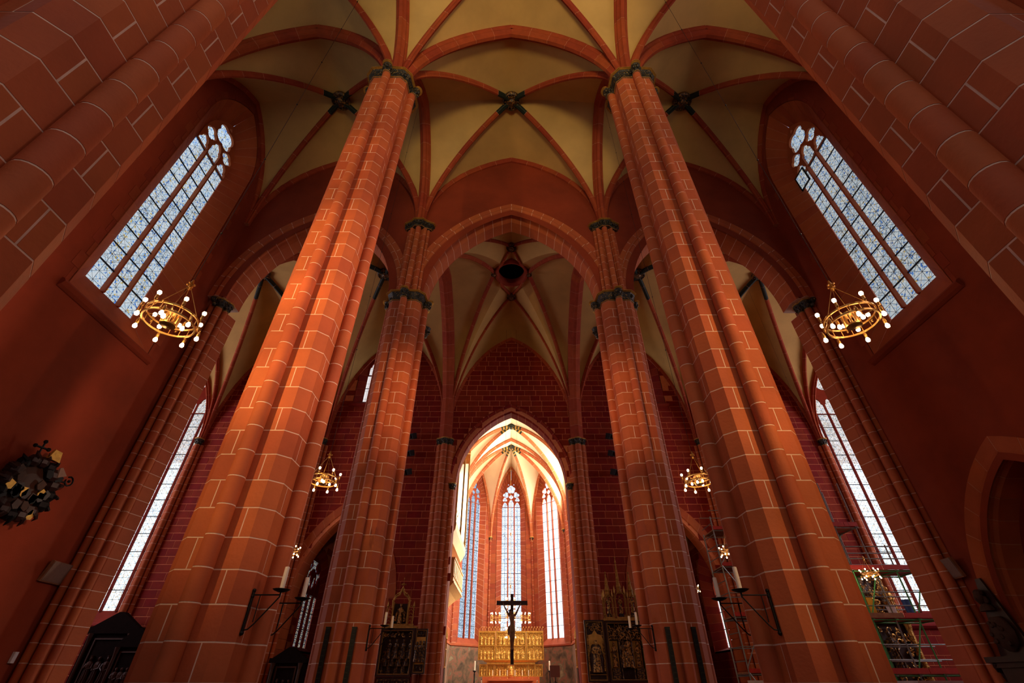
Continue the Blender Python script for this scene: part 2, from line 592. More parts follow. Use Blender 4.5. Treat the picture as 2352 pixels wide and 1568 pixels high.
# ------------------------------------------------------------------ plan (metres; camera stands at x=0, y=0)
XP = 4.05            # nave pier line
XW = 11.75           # aisle wall
Y0, Y1, Y2 = 1.85, 7.26, 13.4
YB = -3.57
YW = -9.0            # west wall
YC = 13.0            # west face of the crossing wall
YCE = 13.95
YE = 26.0            # east wall of the transept
XT = 26.6            # end of the transept
HC, HL = 17.8, 13.6  # upper and lower capitals
RISE = 5.2
CH = 0.405           # height of a course
GAP = 0.018


# ------------------------------------------------------------------ pier stones (unit height, scaled per course)
def rot2(p, k):
    x, y = p
    for _ in range(k % 4):
        x, y = -y, x
    return (x, y)


def unit_block(name, poly, mat):
    b = MB()
    b.prism(poly, 0, 1)
    return b.mesh(name, mat)


def drum_poly(k, r=0.125, c=0.685):
    pts = [(0.095, -0.56)]
    for i in range(15):
        a = radians(40 - i * (260 / 14.0))
        pts.append((r * cos(a), -c + r * sin(a)))
    pts.append((-0.095, -0.56))
    pts = pts[::-1]
    return [rot2(p, k) for p in pts]


# corner between the shaft at -y and the shaft at +x (k rotates it)
CORNER_FULL_A = [(0.285, -0.60), (0.43, -0.60), (0.60, -0.43), (0.60, -0.092), (0.50, -0.092), (0.50, -0.39), (0.39, -0.50), (0.285, -0.50)]
CORNER_SMALL_A = [(0.092, -0.60), (0.285 - GAP, -0.60), (0.285 - GAP, -0.50), (0.092, -0.50)]
mirror = lambda P: [(-p[1], -p[0]) for p in P][::-1]
CORNER_FULL_B = mirror(CORNER_FULL_A)
CORNER_SMALL_B = mirror(CORNER_SMALL_A)
PIER_OUT = []
for _k in range(4):
    PIER_OUT += [rot2(p, _k) for p in [(0.115, -0.60), (0.43, -0.60), (0.60, -0.43), (0.60, -0.115)]]
    for _i in range(15):
        _a = radians(-130 + _i * (260 / 14.0))
        PIER_OUT.append(rot2((0.685 + 0.125 * cos(_a), 0.125 * sin(_a)), _k))
CORE_OUT = []
for _k in range(4):
    CORE_OUT += [rot2(p, _k) for p in [(0.095, -0.597), (0.429, -0.597), (0.597, -0.429), (0.597, -0.095), (0.61, -0.09)]]
    for _i in range(13):
        _a = radians(-115 + _i * (230 / 12.0))
        CORE_OUT.append(rot2((0.685 + 0.1215 * cos(_a), 0.1215 * sin(_a)), _k))
    CORE_OUT.append(rot2((0.61, 0.09), _k))
PSH = {}
for _k in range(4):
    PSH['drum', _k] = unit_block('shaft_drum', drum_poly(_k), M['stone'])
    PSH['drum', _k].shade_smooth()
    PSH['drum', _k].set_sharp_from_angle(angle=radians(32))
    for _n, _P in (('fa', CORNER_FULL_A), ('sa', CORNER_SMALL_A), ('fb', CORNER_FULL_B), ('sb', CORNER_SMALL_B)):
        PSH[_n, _k] = unit_block('stone_block', [rot2(p, _k) for p in _P], M['stone'])
# rotation k: 0 -> shaft at -y, corner (+x,-y); 1 -> shaft +x, corner (+x,+y); 2 -> +y, (-x,+y); 3 -> -x, (-x,-y)


def offset_poly(poly, d):
    out = []
    for x, y in poly:
        r = hypot(x, y)
        out.append((x * (r + d) / r, y * (r + d) / r))
    return out


def capital(parent, poly, z0, z1, name='capital', leaves=26, flare=0.12, ring_scale=1.0):
    """carved foliage capital over an outline; z0..z1"""
    b = MB()
    rs = []
    for t, d in ((0, 0.0), (0.1, 0.05), (0.2, 0.015), (0.45, 0.03), (0.75, flare * 0.7), (0.86, flare)):
        z = z0 + (z1 - z0) * t
        rs.append([(x, y, z) for x, y in offset_poly(poly, d)])
    b.rings(rs)
    o = b.build(name, M['leaf'], parent)
    r = MB()
    P = offset_poly(poly, flare + 0.03)
    r.prism(P, z0 + (z1 - z0) * 0.86, z1 - 0.03)
    r.prism(offset_poly(poly, flare + 0.07), z1 - 0.03, z1)
    r.build('abacus', M['gold_rim'], o)
    n = MB()
    n.prism(offset_poly(poly, 0.035), z0 + 0.01, z0 + 0.045)
    n.build('neck_ring', M['gold_rim'], o)
    lf = MB()
    m = len(poly)
    rnd = random.Random(3)
    for row, (t, dd) in enumerate(((0.30, 0.03), (0.62, 0.07))):
        for i in range(leaves):
            f = (i + 0.5 * row) / leaves * m
            a, c = poly[int(f) % m], poly[(int(f) + 1) % m]
            u = f - int(f)
            x, y = a[0] + (c[0] - a[0]) * u, a[1] + (c[1] - a[1]) * u
            rr = hypot(x, y)
            x, y = x * (rr + dd) / rr, y * (rr + dd) / rr
            zc = z0 + (z1 - z0) * t
            h = (z1 - z0) * 0.17
            lf.ball((x, y, zc), 0.045 + rnd.random() * 0.02, 5, 3, sz=1.5)
    lo = lf.build('foliage', M['leaf'], o)
    lo['kind'] = 'stuff'
    return o


def make_pier(name, label, x, y, z0, z1, own, sep_from=1.2, cap=True, cap_h=0.42):
    """own: list of (piece kind, k) built stone by stone; the unseen faces are one rear part"""
    t = thing(name, label, 'pier', (x, y, 0), 0)
    core = MB()
    core.prism(CORE_OUT, z0, z1)
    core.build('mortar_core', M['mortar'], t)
    rear = MB()
    n = int(round((z1 - z0) / CH))
    h = (z1 - z0) / n
    for c in range(n):
        zb = z0 + c * h
        ab = 'ab'[c % 2]
        for k in range(4):
            for kind in ('drum', 'f' + ab, 's' + ab):
                gap = GAP
                if (kind[0], k) in own and zb + h > sep_from:
                    o = put('shaft_drum' if kind == 'drum' else 'stone_block', PSH[kind, k], t, (0, 0, zb + gap / 2),
                            scale=(1, 1, h - gap))
                else:
                    me = PSH[kind, k]
                    rear.add([(v.co.x, v.co.y, zb + gap / 2 + v.co.z * (h - gap)) for v in me.vertices],
                             [tuple(p.vertices) for p in me.polygons])
    ro = rear.build('rear_stonework', M['stone_rear'], t)
    ro['kind'] = 'stuff'
    if cap:
        capital(t, PIER_OUT, z1, z1 + cap_h)
    return t


L_OWN = {('d', 0), ('d', 1), ('f', 0), ('s', 0), ('f', 3), ('s', 3), ('f', 1)}
R_OWN = {('d', 0), ('d', 3), ('f', 0), ('s', 3), ('f', 3), ('s', 0), ('f', 2)}
N_L = {('d', 1), ('f', 0), ('s', 0), ('f', 1), ('s', 1), ('d', 0)}
N_R = {('d', 3), ('f', 3), ('s', 3), ('f', 2), ('s', 2), ('d', 0)}

zc = HC - 0.42
make_pier('stone_pier', 'red sandstone pier filling the upper left corner of the photo, nearest the camera', -XP, Y0, 0, zc, N_L)
make_pier('stone_pier', 'red sandstone pier filling the upper right corner of the photo, nearest the camera', XP, Y0, 0, zc, N_R)
PL1 = make_pier('stone_pier', 'tall red sandstone pier left of the nave with brightly lit middle and joints in white', -XP, Y1, 0, zc, L_OWN)
PR1 = make_pier('stone_pier', 'tall red sandstone pier right of the nave, in front of the small right chandelier', XP, Y1, 0, zc, R_OWN)
PL2 = make_pier('crossing_pier', 'farther red pier left of the choir, carrying the big crossing arch', -XP, Y2, 0, HL - 0.4, L_OWN)
PR2 = make_pier('crossing_pier', 'farther red pier right of the choir, carrying the big crossing arch', XP, Y2, 0, HL - 0.4, R_OWN)
# piers behind the camera
for sx in (-1, 1):
    b = MB()
    b.prism(PIER_OUT, 0, HC)
    tag(put('stone_pier', b.mesh('stone_pier', M['stone_rear']), None, (sx * XP, YB, 0)), 'red pier behind the camera on the ' + ('north' if sx < 0 else 'south') + ' side', 'pier')


# ------------------------------------------------------------------ clusters of slim shafts
def circle(cx, cy, r, n=10):
    return [(cx + r * cos(2 * pi * i / n), cy + r * sin(2 * pi * i / n)) for i in range(n)]


def cluster(parent, shafts, z0, z1, mat='stone', core=None, ch=CH, sep=True, cap=None, mort='mortar', cap_mat=None, name='shaft_drum'):
    """shafts: list of (x, y, r); separate drums; core: polygon behind, in blocks"""
    mor = MB()
    n = max(1, int(round((z1 - z0) / ch)))
    h = (z1 - z0) / n
    for (x, y, r) in shafts:
        mor.prism(circle(x, y, r - 0.004, 10), z0, z1)
        u = unit_block(name, circle(x, y, r, 10), M[mat])
        u.shade_smooth()
        u.set_sharp_from_angle(angle=radians(50))
        for i in range(n):
            put(name, u, parent, (0, 0, z0 + i * h + GAP / 2), scale=(1, 1, h - GAP))
    if core:
        cx = sum(p[0] for p in core) / len(core)
        cyy = sum(p[1] for p in core) / len(core)
        mor.prism([(cx + (p[0] - cx) * 0.993, cyy + (p[1] - cyy) * 0.993) for p in core], z0, z1)
        u = unit_block('stone_block', core, M[mat])
        for i in range(n):
            put('stone_block', u, parent, (0, 0, z0 + i * h + GAP / 2), scale=(1, 1, h - GAP))
    mor.build('mortar_core', M[mort], parent)
    if cap:
        capital_shafts(parent, shafts if cap == 1 else [s for s in shafts if s in cap], z1, 0.4)


def capital_shafts(parent, shafts, z1, h=0.4):
    for (x, y, r) in shafts:
        bell = MB()
        bell.lathe([(r, 0), (r + .03, .03), (r, .07), (r + .03, h * .4), (r + .09, h * .8), (r + .10, h * .86)], 10, (x, y, z1))
        for i in range(9):
            a = 2 * pi * i / 9
            for t, d in ((.35, .04), (.65, .08)):
                bell.ball((x + (r + d) * cos(a + t), y + (r + d) * sin(a + t), z1 + h * t), .035, 5, 3, sz=1.4)
        c = bell.build('capital', M['leaf'], parent)
        a = MB()
        a.prism(circle(x, y, r + .13, 8), z1 + h * .86, z1 + h)
        a.prism(circle(x, y, r + .02, 8), z1, z1 + .035)
        a.build('abacus', M['gold_rim'], c)


for sx in (-1, 1):
    t = PL2 if sx < 0 else PR2
    # upper cluster over the lower capital (in the pier's own coordinates)
    sh = [(0.02 + sin(radians(a)) * 0.40, -0.40 - cos(radians(a)) * 0.20, 0.085 if abs(a) != 0 else 0.12) for a in (-88, -45, 0, 45, 88)]
    sh += [(-0.18, -0.52, 0.05), (0.22, -0.52, 0.05)]
    sh = [(-x if sx > 0 else x, y, r) for x, y, r in sh]
    core = [(-0.42, 0.3), (-0.42, -0.38), (-0.2, -0.52), (0.24, -0.52), (0.46, -0.38), (0.46, 0.3)]
    cluster(t, sh, HL, HC - 0.38, core=core)
    outl = [(-0.55, 0.0), (-0.55, -0.35), (-0.5, -0.5), (-0.25, -0.6), (-0.13, -0.72), (0.17, -0.72), (0.29, -0.6), (0.54, -0.5), (0.59, -0.35), (0.59, 0.0)]
    outl = [(x * 0.98, y + 0.2) for x, y in outl]
    c0 = capital(t, outl, HC - 0.38, HC, name='upper_capital', leaves=20, flare=0.09)
    c0.location = (0, -0.2, 0)
# ------------------------------------------------------------------ pointed curves
def prof(k):
    """unit pointed arch, x 0..1, rise normalised to 1"""
    R = (1 + k * k) / 2.0
    c = R - 1

    def P(v):
        v = min(max(abs(v), 0.0), 1.0)
        return sqrt(max(R * R - (v + c) ** 2, 0.0)) / k
    return P


PN = prof(1.35)


def parch(u, half, rise):
    """height of a two-centred arch above its springing"""
    R = (half * half + rise * rise) / (2 * half)
    return sqrt(max(R * R - (abs(u) + R - half) ** 2, 0.0))


def lerp(a, b, t):
    return a + (b - a) * t


class Bay:
    """quadripartite vault over a rectangle (centre, half sizes), springing zs, rise, dome"""

    def __init__(s, x0, x1, y0, y1, zs, rise, dome=0.35, P=PN):
        s.x0, s.x1, s.y0, s.y1 = x0, x1, y0, y1
        s.cx, s.cy = (x0 + x1) / 2, (y0 + y1) / 2
        s.hx, s.hy = (x1 - x0) / 2, (y1 - y0) / 2
        s.zs, s.rise, s.dome, s.P = zs, rise, dome, P

    def z(s, x, y):
        u = min(abs(x - s.cx) / s.hx, 1)
        w = min(abs(y - s.cy) / s.hy, 1)
        a, b = max(u, w), min(u, w)
        return s.zs + s.rise * s.P(b) + s.dome * (1 - a * a) * (1 - b * b)


def web_cell(b, A, Bc, C, zs, rise, dome, P, n=10, m=22, off=0.0):
    """cell between two supports A, Bc and the crown C (plan points)"""
    g = []
    for j in range(m + 1):
        # finer steps near the supports
        s = 0.5 - 0.5 * cos(pi * j / m)
        v = 2 * s - 1
        row = []
        for i in range(n + 1):
            r = i / n
            r = 1 - (1 - r) ** 1.0
            fx, fy = lerp(A[0], Bc[0], s), lerp(A[1], Bc[1], s)
            x, y = C[0] + (fx - C[0]) * r, C[1] + (fy - C[1]) * r
            rv = r * abs(v)
            z = zs + rise * P(rv) + dome * (1 - r * r) * (1 - rv * rv)
            row.append((x, y, z + off))
        g.append(row)
    b.rings(g, cap=False, closed=False)


RIB_D = [(-0.05, 0.06), (-0.07, -0.02), (-0.12, -0.06), (-0.10, -0.14), (-0.05, -0.18), (-0.035, -0.25), (0.035, -0.25), (0.05, -0.18), (0.10, -0.14), (0.12, -0.06), (0.07, -0.02), (0.05, 0.06)]
RIB_A = [(-0.24, 0.08), (-0.24, -0.05), (-0.18, -0.12), (-0.18, -0.2), (-0.10, -0.27), (-0.06, -0.36), (0.06, -0.36), (0.10, -0.27), (0.18, -0.2), (0.18, -0.12), (0.24, -0.05), (0.24, 0.08)]
RIB_W = [(-0.12, 0.08), (-0.12, -0.05), (-0.06, -0.12), (-0.03, -0.18), (0.05, -0.18), (0.10, -0.1), (0.12, 0.0), (0.12, 0.08)]
RIB_S = [(-0.06, 0.05), (-0.08, -0.06), (-0.03, -0.16), (0.03, -0.16), (0.08, -0.06), (0.06, 0.05)]
RIB_BIG = [(-0.38, 0.10), (-0.38, -0.18), (-0.25, -0.30), (-0.14, -0.38), (-0.08, -0.46), (0.08, -0.46), (0.14, -0.38), (0.25, -0.30), (0.38, -0.18), (0.38, 0.10)]


def frames(pts):
    """pts: 3D polyline of a rib in a vertical plane; gives (p, lateral, radial)"""
    out = []
    n = len(pts)
    a, b = pts[0], pts[-1]
    d = Vector((b[0] - a[0], b[1] - a[1], 0))
    if d.length < 1e-6:
        mid = pts[n // 2]
        d = Vector((mid[0] - a[0], mid[1] - a[1], 0))
    d.normalize()
    lat = Vector((-d.y, d.x, 0))
    for i, p in enumerate(pts):
        q0 = Vector(pts[max(i - 1, 0)])
        q1 = Vector(pts[min(i + 1, n - 1)])
        t = (q1 - q0).normalized()
        rad = lat.cross(t) * -1.0
        if rad.z < 0 and abs(rad.z) > 0.02:
            rad = -rad
        elif abs(rad.z) <= 0.02:
            # near the vertical: outwards is away from the arch
            if rad.dot(d) > 0:
                rad = -rad
        out.append((Vector(p), lat, rad))
    return out


def resample(pts, n):
    L = [0.0]
    for a, b in zip(pts, pts[1:]):
        L.append(L[-1] + (Vector(b) - Vector(a)).length)
    out = []
    j = 0
    for i in range(n + 1):
        s = L[-1] * i / n
        while j < len(L) - 2 and L[j + 1] < s:
            j += 1
        f = (s - L[j]) / max(L[j + 1] - L[j], 1e-9)
        out.append(tuple(lerp(pts[j][k], pts[j + 1][k], f) for k in range(3)))
    return out, L[-1]


def rib(parent, path, profile, mat='rib', piece=0.85, paint=0, mort='mortar_mid', name='rib_stone', painted_mat='painted', sub=2, gap=0.016):
    """one rib built of voussoirs along a path from the springing to the crown"""
    pts, L = resample(path, 200)
    n = max(3, int(round(L / piece)))
    pts, L = resample(path, n * sub)
    fr = frames(pts)
    ring = lambda F, s=1.0: [F[0] + F[1] * (a * s) + F[2] * (b * s if b < 0 else b) for a, b in profile]
    mo = MB()
    mo.rings([ring(F, 0.985) for F in fr])
    mo.build('mortar_bed', M[mort], parent)
    for i in range(n):
        seg = fr[i * sub:(i + 1) * sub + 1]
        rs = []
        for j, F in enumerate(seg):
            p = F[0]
            if j == 0:
                t = (seg[1][0] - p).normalized()
                p = p + t * gap / 2
            elif j == len(seg) - 1:
                t = (p - seg[-2][0]).normalized()
                p = p - t * gap / 2
            rs.append(ring((p, F[1], F[2])))
        b = MB()
        b.rings(rs)
        m = mat
        if paint and i >= n - paint:
            m = painted_mat
        b.build(name, M[m], parent)


def plan_path(f, a, b, n=60, ease=True):
    out = []
    for i in range(n + 1):
        t = i / n
        t = 1 - cos(t * pi / 2) if ease else t
        x, y = lerp(a[0], b[0], t), lerp(a[1], b[1], t)
        out.append((x, y, f(x, y)))
    return out


def boss(parent, x, y, z, r=0.42, mat='carved_dark', name='boss', hole=False):
    b = MB()
    b.lathe([(r * .55, 0.12), (r, 0.02), (r * 1.02, -0.12), (r * 0.86, -0.18), (r * 0.80, -0.10), (r * 0.62, -0.12), (r * 0.56, -0.2), (r * 0.40, -0.2), (r * 0.2, -0.27), (0.005, -0.28)], 20, (x, y, z - 0.1))
    for i in range(12):
        a = 2 * pi * i / 12
        b.ball((x + r * .70 * cos(a), y + r * .70 * sin(a), z - 0.24), 0.05 * r / .4, 5, 3)
    o = b.build(name, M[mat], parent, smooth=30)
    return o


def bay_vault(name, bay, vault_mat='vault', diag=RIB_D, paint=1, boss_r=0.42, ribmat='rib', piece=0.9, skip_diag=False):
    s = struct(name)
    b = MB()
    c = [(bay.x0, bay.y0), (bay.x1, bay.y0), (bay.x1, bay.y1), (bay.x0, bay.y1)]
    for i in range(4):
        web_cell(b, c[i], c[(i + 1) % 4], (bay.cx, bay.cy), bay.zs, bay.rise, bay.dome, bay.P)
    b.build('web', M[vault_mat], s, smooth=True)
    if not skip_diag:
        for q in c:
            rib(s, plan_path(bay.z, q, (bay.cx, bay.cy)), diag, mat=ribmat, paint=paint, piece=piece)
        if boss_r:
            boss(s, bay.cx, bay.cy, bay.z(bay.cx, bay.cy), boss_r)
    return s


def band(name, a, b, zs, rise, profile=RIB_A, mat='rib', P=PN, piece=0.9, label=None, mort='mortar_mid', parent=None, sub=2):
    """transverse or wall arch between two supports (plan points)"""
    s = parent if parent is not None else struct(name)
    mid = ((a[0] + b[0]) / 2, (a[1] + b[1]) / 2)
    H = hypot(b[0] - a[0], b[1] - a[1]) / 2
    f = lambda x, y: zs + rise * P(hypot(x - mid[0], y - mid[1]) / H)
    rib(s, plan_path(f, a, mid), profile, mat=mat, piece=piece, mort=mort, sub=sub)
    rib(s, plan_path(f, b, mid), profile, mat=mat, piece=piece, mort=mort, sub=sub)
    return s


# nave and aisles
ysplits = [(Y0, Y1), (Y1, YC)]
xsplits = [(-XW, -XP), (-XP, XP), (XP, XW)]
for (ya, yb) in ysplits:
    for (xa, xb) in xsplits:
        bay_vault('ceiling', Bay(xa, xb, ya, yb, HC, RISE))
# plainer bays behind the camera
for (ya, yb) in ((YW, YB), (YB, Y0)):
    for (xa, xb) in xsplits:
        s = struct('ceiling')
        b = MB()
        bay = Bay(xa, xb, ya, yb, HC, RISE)
        c = [(bay.x0, bay.y0), (bay.x1, bay.y0), (bay.x1, bay.y1), (bay.x0, bay.y1)]
        for i in range(4):
            web_cell(b, c[i], c[(i + 1) % 4], (bay.cx, bay.cy), bay.zs, bay.rise, bay.dome, bay.P)
        b.build('web', M['vault'], s, smooth=True)
for (xa, xb) in xsplits:
    for y in (Y0, Y1):
        band('trim_transverse_arch', (xa, y), (xb, y), HC, RISE)
    band('trim_wall_rib', (xa, YC - 0.03), (xb, YC - 0.03), HC, RISE, RIB_W)
for (ya, yb) in ysplits:
    for x in (-XP, XP):
        band('trim_arcade_arch', (x, ya), (x, yb), HC, RISE)
    for x in (-XW, XW):
        band('trim_wall_rib', (x, ya), (x, yb), HC, RISE, RIB_W)

# crossing and transept
TR = 7.9
for sx in (-1, 1):
    for k, (xa, xb) in enumerate(((XP, 11.45), (11.45, 19.0), (19.0, XT))):
        lo, hi = sorted((sx * xa, sx * xb))
        bay_vault('ceiling', Bay(lo, hi, YCE - 0.3, YE, HL, TR), piece=0.95, paint=2, boss_r=0.45)
        band('trim_wall_rib', (lo, YE), (hi, YE), HL, TR, RIB_W)
    for x in (XP, 11.45, 19.0):
        band('trim_crossing_band' if x == XP else 'trim_transverse_arch', (sx * x, YCE - 0.3), (sx * x, YE), HL, TR, RIB_BIG if x == XP else RIB_D)
band('trim_wall_rib', (-XP, YE), (XP, YE), HL, TR, RIB_W)

cb = Bay(-XP, XP, YCE - 0.3, YE, HL, TR, dome=0.5)
s = struct('ceiling')
b = MB()
# webs of the crossing with a round opening at the crown
RO = 0.86
for (A, Bc) in (((-XP, cb.y0), (XP, cb.y0)), ((XP, cb.y0), (XP, cb.y1)), ((XP, cb.y1), (-XP, cb.y1)), ((-XP, cb.y1), (-XP, cb.y0))):
    g = []
    for j in range(25):
        sj = 0.5 - 0.5 * cos(pi * j / 24)
        fx, fy = lerp(A[0], Bc[0], sj), lerp(A[1], Bc[1], sj)
        dx, dy = fx - cb.cx, fy - cb.cy
        r0 = RO / hypot(dx, dy)
        row = []
        for i in range(13):
            r = r0 + (1 - r0) * i / 12
            x, y = cb.cx + dx * r, cb.cy + dy * r
            row.append((x, y, cb.z(x, y)))
        g.append(row)
    b.rings(g, cap=False, closed=False)
b.build('web', M['vault'], s, smooth=True)
zt = cb.z(cb.cx, cb.cy)
ring = MB()
prof_r = [(RO - .06, .25), (RO - .06, -.12), (RO + .02, -.26), (RO + .10, -.28), (RO + .17, -.18), (RO + .19, 0.0), (RO + .15, .2)]
rs = []
for (r, z) in prof_r:
    rs.append([(cb.cx + r * cos(2 * pi * k / 32), cb.cy + r * 1.05 * sin(2 * pi * k / 32), zt + z - .08) for k in range(32)])
ring.rings(rs, cap=False)
ring.build('opening_ring', M['rib'], s, smooth=30)
sh = MB()
sh.rings([[(cb.cx + r * cos(2 * pi * k / 24), cb.cy + r * sin(2 * pi * k / 24), zt + z) for k in range(24)] for r, z in ((RO + .02, -.05), (RO + .02, 2.4), (.01, 2.4))], cap=False)
sh.build('shaft_lining', M['black'], s)
EB = [(0, cb.cy - 2.1), (0, cb.cy + 2.1)]
side = [(cb.cx - 1.0, cb.cy), (cb.cx + 1.0, cb.cy)]
for (x, y) in EB:
    boss(s, x, y, cb.z(x, y), 0.30)
for (x, y) in ((-RO - .2, cb.cy), (RO + .2, cb.cy)):
    boss(s, x, y, cb.z(x, y) - .05, 0.2)
for sx in (-1, 1):
    for k, yy in ((0, cb.y0), (1, cb.y1)):
        q = (sx * XP, yy)
        rib(s, plan_path(cb.z, q, (sx * (RO + .15), cb.cy)), RIB_D, piece=0.95)
        rib(s, plan_path(cb.z, q, EB[k]), RIB_S, piece=0.95)
        rib(s, plan_path(cb.z, EB[k], (sx * RO * .8, cb.cy - (1 if k == 0 else -1) * RO * .8), ease=False), RIB_S, piece=0.6)
# ------------------------------------------------------------------ walls with openings
def wall_mesh(mb, T, u0, u1, z0, z1, openings=()):
    """T(u, z) -> point; openings: (c, half, zbot, zspring, rise)"""
    us = {u0, u1}
    for (c, hf, zb, zs, rs) in openings:
        for i in range(25):
            us.add(min(max(c - hf * cos(pi * i / 24), u0), u1))
    us = sorted(us)
    for a, b in zip(us, us[1:]):
        if b - a < 1e-6:
            continue
        m = (a + b) / 2
        ops = sorted([o for o in openings if abs(m - o[0]) < o[1]], key=lambda o: o[2])
        za, zb_ = z0, z0
        for (c, hf, zb, zs, rs) in ops:
            if zb > z0 + 1e-6:
                mb.add([T(a, za), T(b, zb_), T(b, zb), T(a, zb)], [(0, 1, 2, 3)])
            za = zs + parch(min(abs(a - c), hf), hf, rs)
            zb_ = zs + parch(min(abs(b - c), hf), hf, rs)
        mb.add([T(a, za), T(b, zb_), T(b, z1), T(a, z1)], [(0, 1, 2, 3)])


def in_opening(u, z, openings, grow=0.0):
    for (c, hf, zb, zs, rs) in openings:
        if abs(u - c) < hf + grow and z > zb - grow:
            k = (hf + grow) / hf
            if z < zs or z < zs + parch(min(abs(u - c) / k, hf), hf, rs) * k:
                return True
    return False


UNIT = MB()
UNIT.box(-0.5, 0.5, -0.5, 0.5, -0.5, 0.5)
UB = {}


def unit_box(mat, name):
    if (mat, name) not in UB:
        UB[mat, name] = UNIT.mesh(name, M[mat])
    return UB[mat, name]


def bricks(parent, T, rz, u0, u1, z0, z1, openings, top=None, L=0.76, H=0.39, mat='brick', limit=290, focus=None, grow=0.2, thick=0.05, name='ashlar_block', zsep=0.0):
    """T(u, w, z) -> centre point; w is depth outwards; rz the wall's turn"""
    rnd = random.Random(11)
    cells = []
    n = int(round((z1 - z0) / H))
    for r in range(n):
        z = z0 + r * H
        u = u0 - (rnd.random() * 0.3 + (0.5 * L if r % 2 else 0))
        while u < u1:
            l = L * (0.82 + 0.36 * rnd.random())
            a, b = max(u, u0), min(u + l, u1)
            u += l
            if b - a < 0.12:
                continue
            m = (a + b) / 2
            if in_opening(m, z + H / 2, openings, grow):
                continue
            if top and z + H * .5 > top(m):
                continue
            cells.append((a, b, z, z + H))
    f = focus or (lambda u, z: abs(u) * 0.5 - z * 0.0)
    cells.sort(key=lambda c: f((c[0] + c[1]) / 2, c[2]))
    me = unit_box(mat, name)
    for (a, b, za, zb) in cells[:limit]:
        p = T((a + b) / 2, thick / 2 - 0.006 - 0.008 * rnd.random(), (za + zb) / 2)
        put(name, me, parent, p, rz, (b - a - 0.03, thick, zb - za - 0.03))
    if len(cells) > limit:
        mb = MB()
        for (a, b, za, zb) in cells[limit:]:
            vs = [T(uu, ww, zz) for zz in (za + .015, zb - .015) for ww in (-0.009, 0.03) for uu in (a + .015, b - .015)]
            mb.add(vs, [(0, 2, 3, 1), (4, 5, 7, 6), (0, 1, 5, 4), (2, 6, 7, 3), (0, 4, 6, 2), (1, 3, 7, 5)])
        o = mb.build('further_ashlar', M[mat + '_rear'] if mat + '_rear' in M else M[mat], parent)
        o['kind'] = 'stuff'


def arch_ring(parent, T, half, rise, zs, profile, piece=0.45, mat='stone', mort='mortar', name='voussoir', c=0.0, gap=0.018, sub=2):
    """ring of voussoirs round a pointed opening; profile in (radial, depth); T(u, w, z)"""
    R = (half * half + rise * rise) / (2 * half)
    cc = R - half
    th0 = acos(cc / R)
    n = max(3, int(round(R * th0 / piece)))
    rm = max(p[0] for p in profile)
    for sg in (-1, 1):
        def P(t, r, w, k=1.0):
            th = acos(max(min(cc / (R + r), 1), -1)) * t
            return T(c + sg * ((R + r) * cos(th) - cc), w, zs + (R + r) * sin(th))
        mo = MB()
        pin = [(r + (-0.004 if r > rm - .02 else 0.004), w + 0.004) for r, w in profile]
        mo.rings([[P(i / 24, r, w) for r, w in pin] for i in range(25)])
        mo.build('mortar_bed', M[mort], parent)
        dg = gap / (R * th0) / 2
        for i in range(n):
            t0, t1 = i / n + dg, (i + 1) / n - dg
            b = MB()
            b.rings([[P(lerp(t0, t1, j / sub), r, w) for r, w in profile] for j in range(sub + 1)])
            b.build(name, M[mat], parent)


def plate(name, outer, holes, thick, mat, parent, y=0.0, loc=(0, 0, 0)):
    """flat pierced plate (x, z plane) from outlines"""
    cu = bpy.data.curves.new(name, 'CURVE')
    cu.dimensions = '2D'
    cu.fill_mode = 'BOTH'
    cu.extrude = thick / 2
    for poly in [outer] + holes:
        sp = cu.splines.new('POLY')
        sp.points.add(len(poly) - 1)
        for p, (x, z) in zip(sp.points, poly):
            p.co = (x, z, 0, 1)
        sp.use_cyclic_u = True
    tmp = bpy.data.objects.new(name, cu)
    me = bpy.data.meshes.new_from_object(tmp)
    bpy.data.objects.remove(tmp)
    bpy.data.curves.remove(cu)
    me.name = name
    for v in me.vertices:
        x, z, d = v.co
        v.co = (x, y + d, z)
    me.materials.clear()
    me.materials.append(M[mat] if isinstance(mat, str) else mat)
    return put(name, me, parent, loc)


def foil(cx, cz, n, size, a0=pi / 2, m=8, ratio=0.56):
    """outline of n overlapping lobes; size = outer reach"""
    b = size * (1 - ratio) * 1.0
    a = size * ratio
    b = size - a
    out = []
    N = n * m
    for i in range(N):
        th = 2 * pi * i / N + a0
        k = round((th - a0) / (2 * pi / n))
        ph = th - a0 - k * 2 * pi / n
        r = b * cos(ph) + sqrt(max(a * a - (b * sin(ph)) ** 2, 0))
        out.append((cx + r * cos(th), cz + r * sin(th)))
    return out


def light_head(cx, hw, z0, zt):
    """cusped pointed head of one light from z0 up to zt"""
    pts = [(cx - hw, z0)]
    zs = zt - hw * 1.9
    pts.append((cx - hw, zs))
    pts.append((cx - hw * .99, zs + hw * .42))
    pts.append((cx - hw * .88, zs + hw * .62))
    pts.append((cx - hw * .68, zs + hw * .74))
    pts.append((cx - hw * .70, zs + hw * 1.02))
    pts.append((cx - hw * .52, zs + hw * 1.42))
    pts.append((cx - hw * .2, zs + hw * 1.68))
    pts.append((cx, zt))
    pts += [(2 * cx - x, z) for x, z in pts[-2::-1]]
    return pts


def pointed(c, half, z0, zs, rise, n=14):
    pts = [(c - half, z0)]
    for i in range(n + 1):
        u = -half + half * i / n
        pts.append((c + u, zs + parch(-u, half, rise)))
    for i in range(1, n + 1):
        u = half * i / n
        pts.append((c + u, zs + parch(u, half, rise)))
    pts.append((c + half, z0))
    return pts


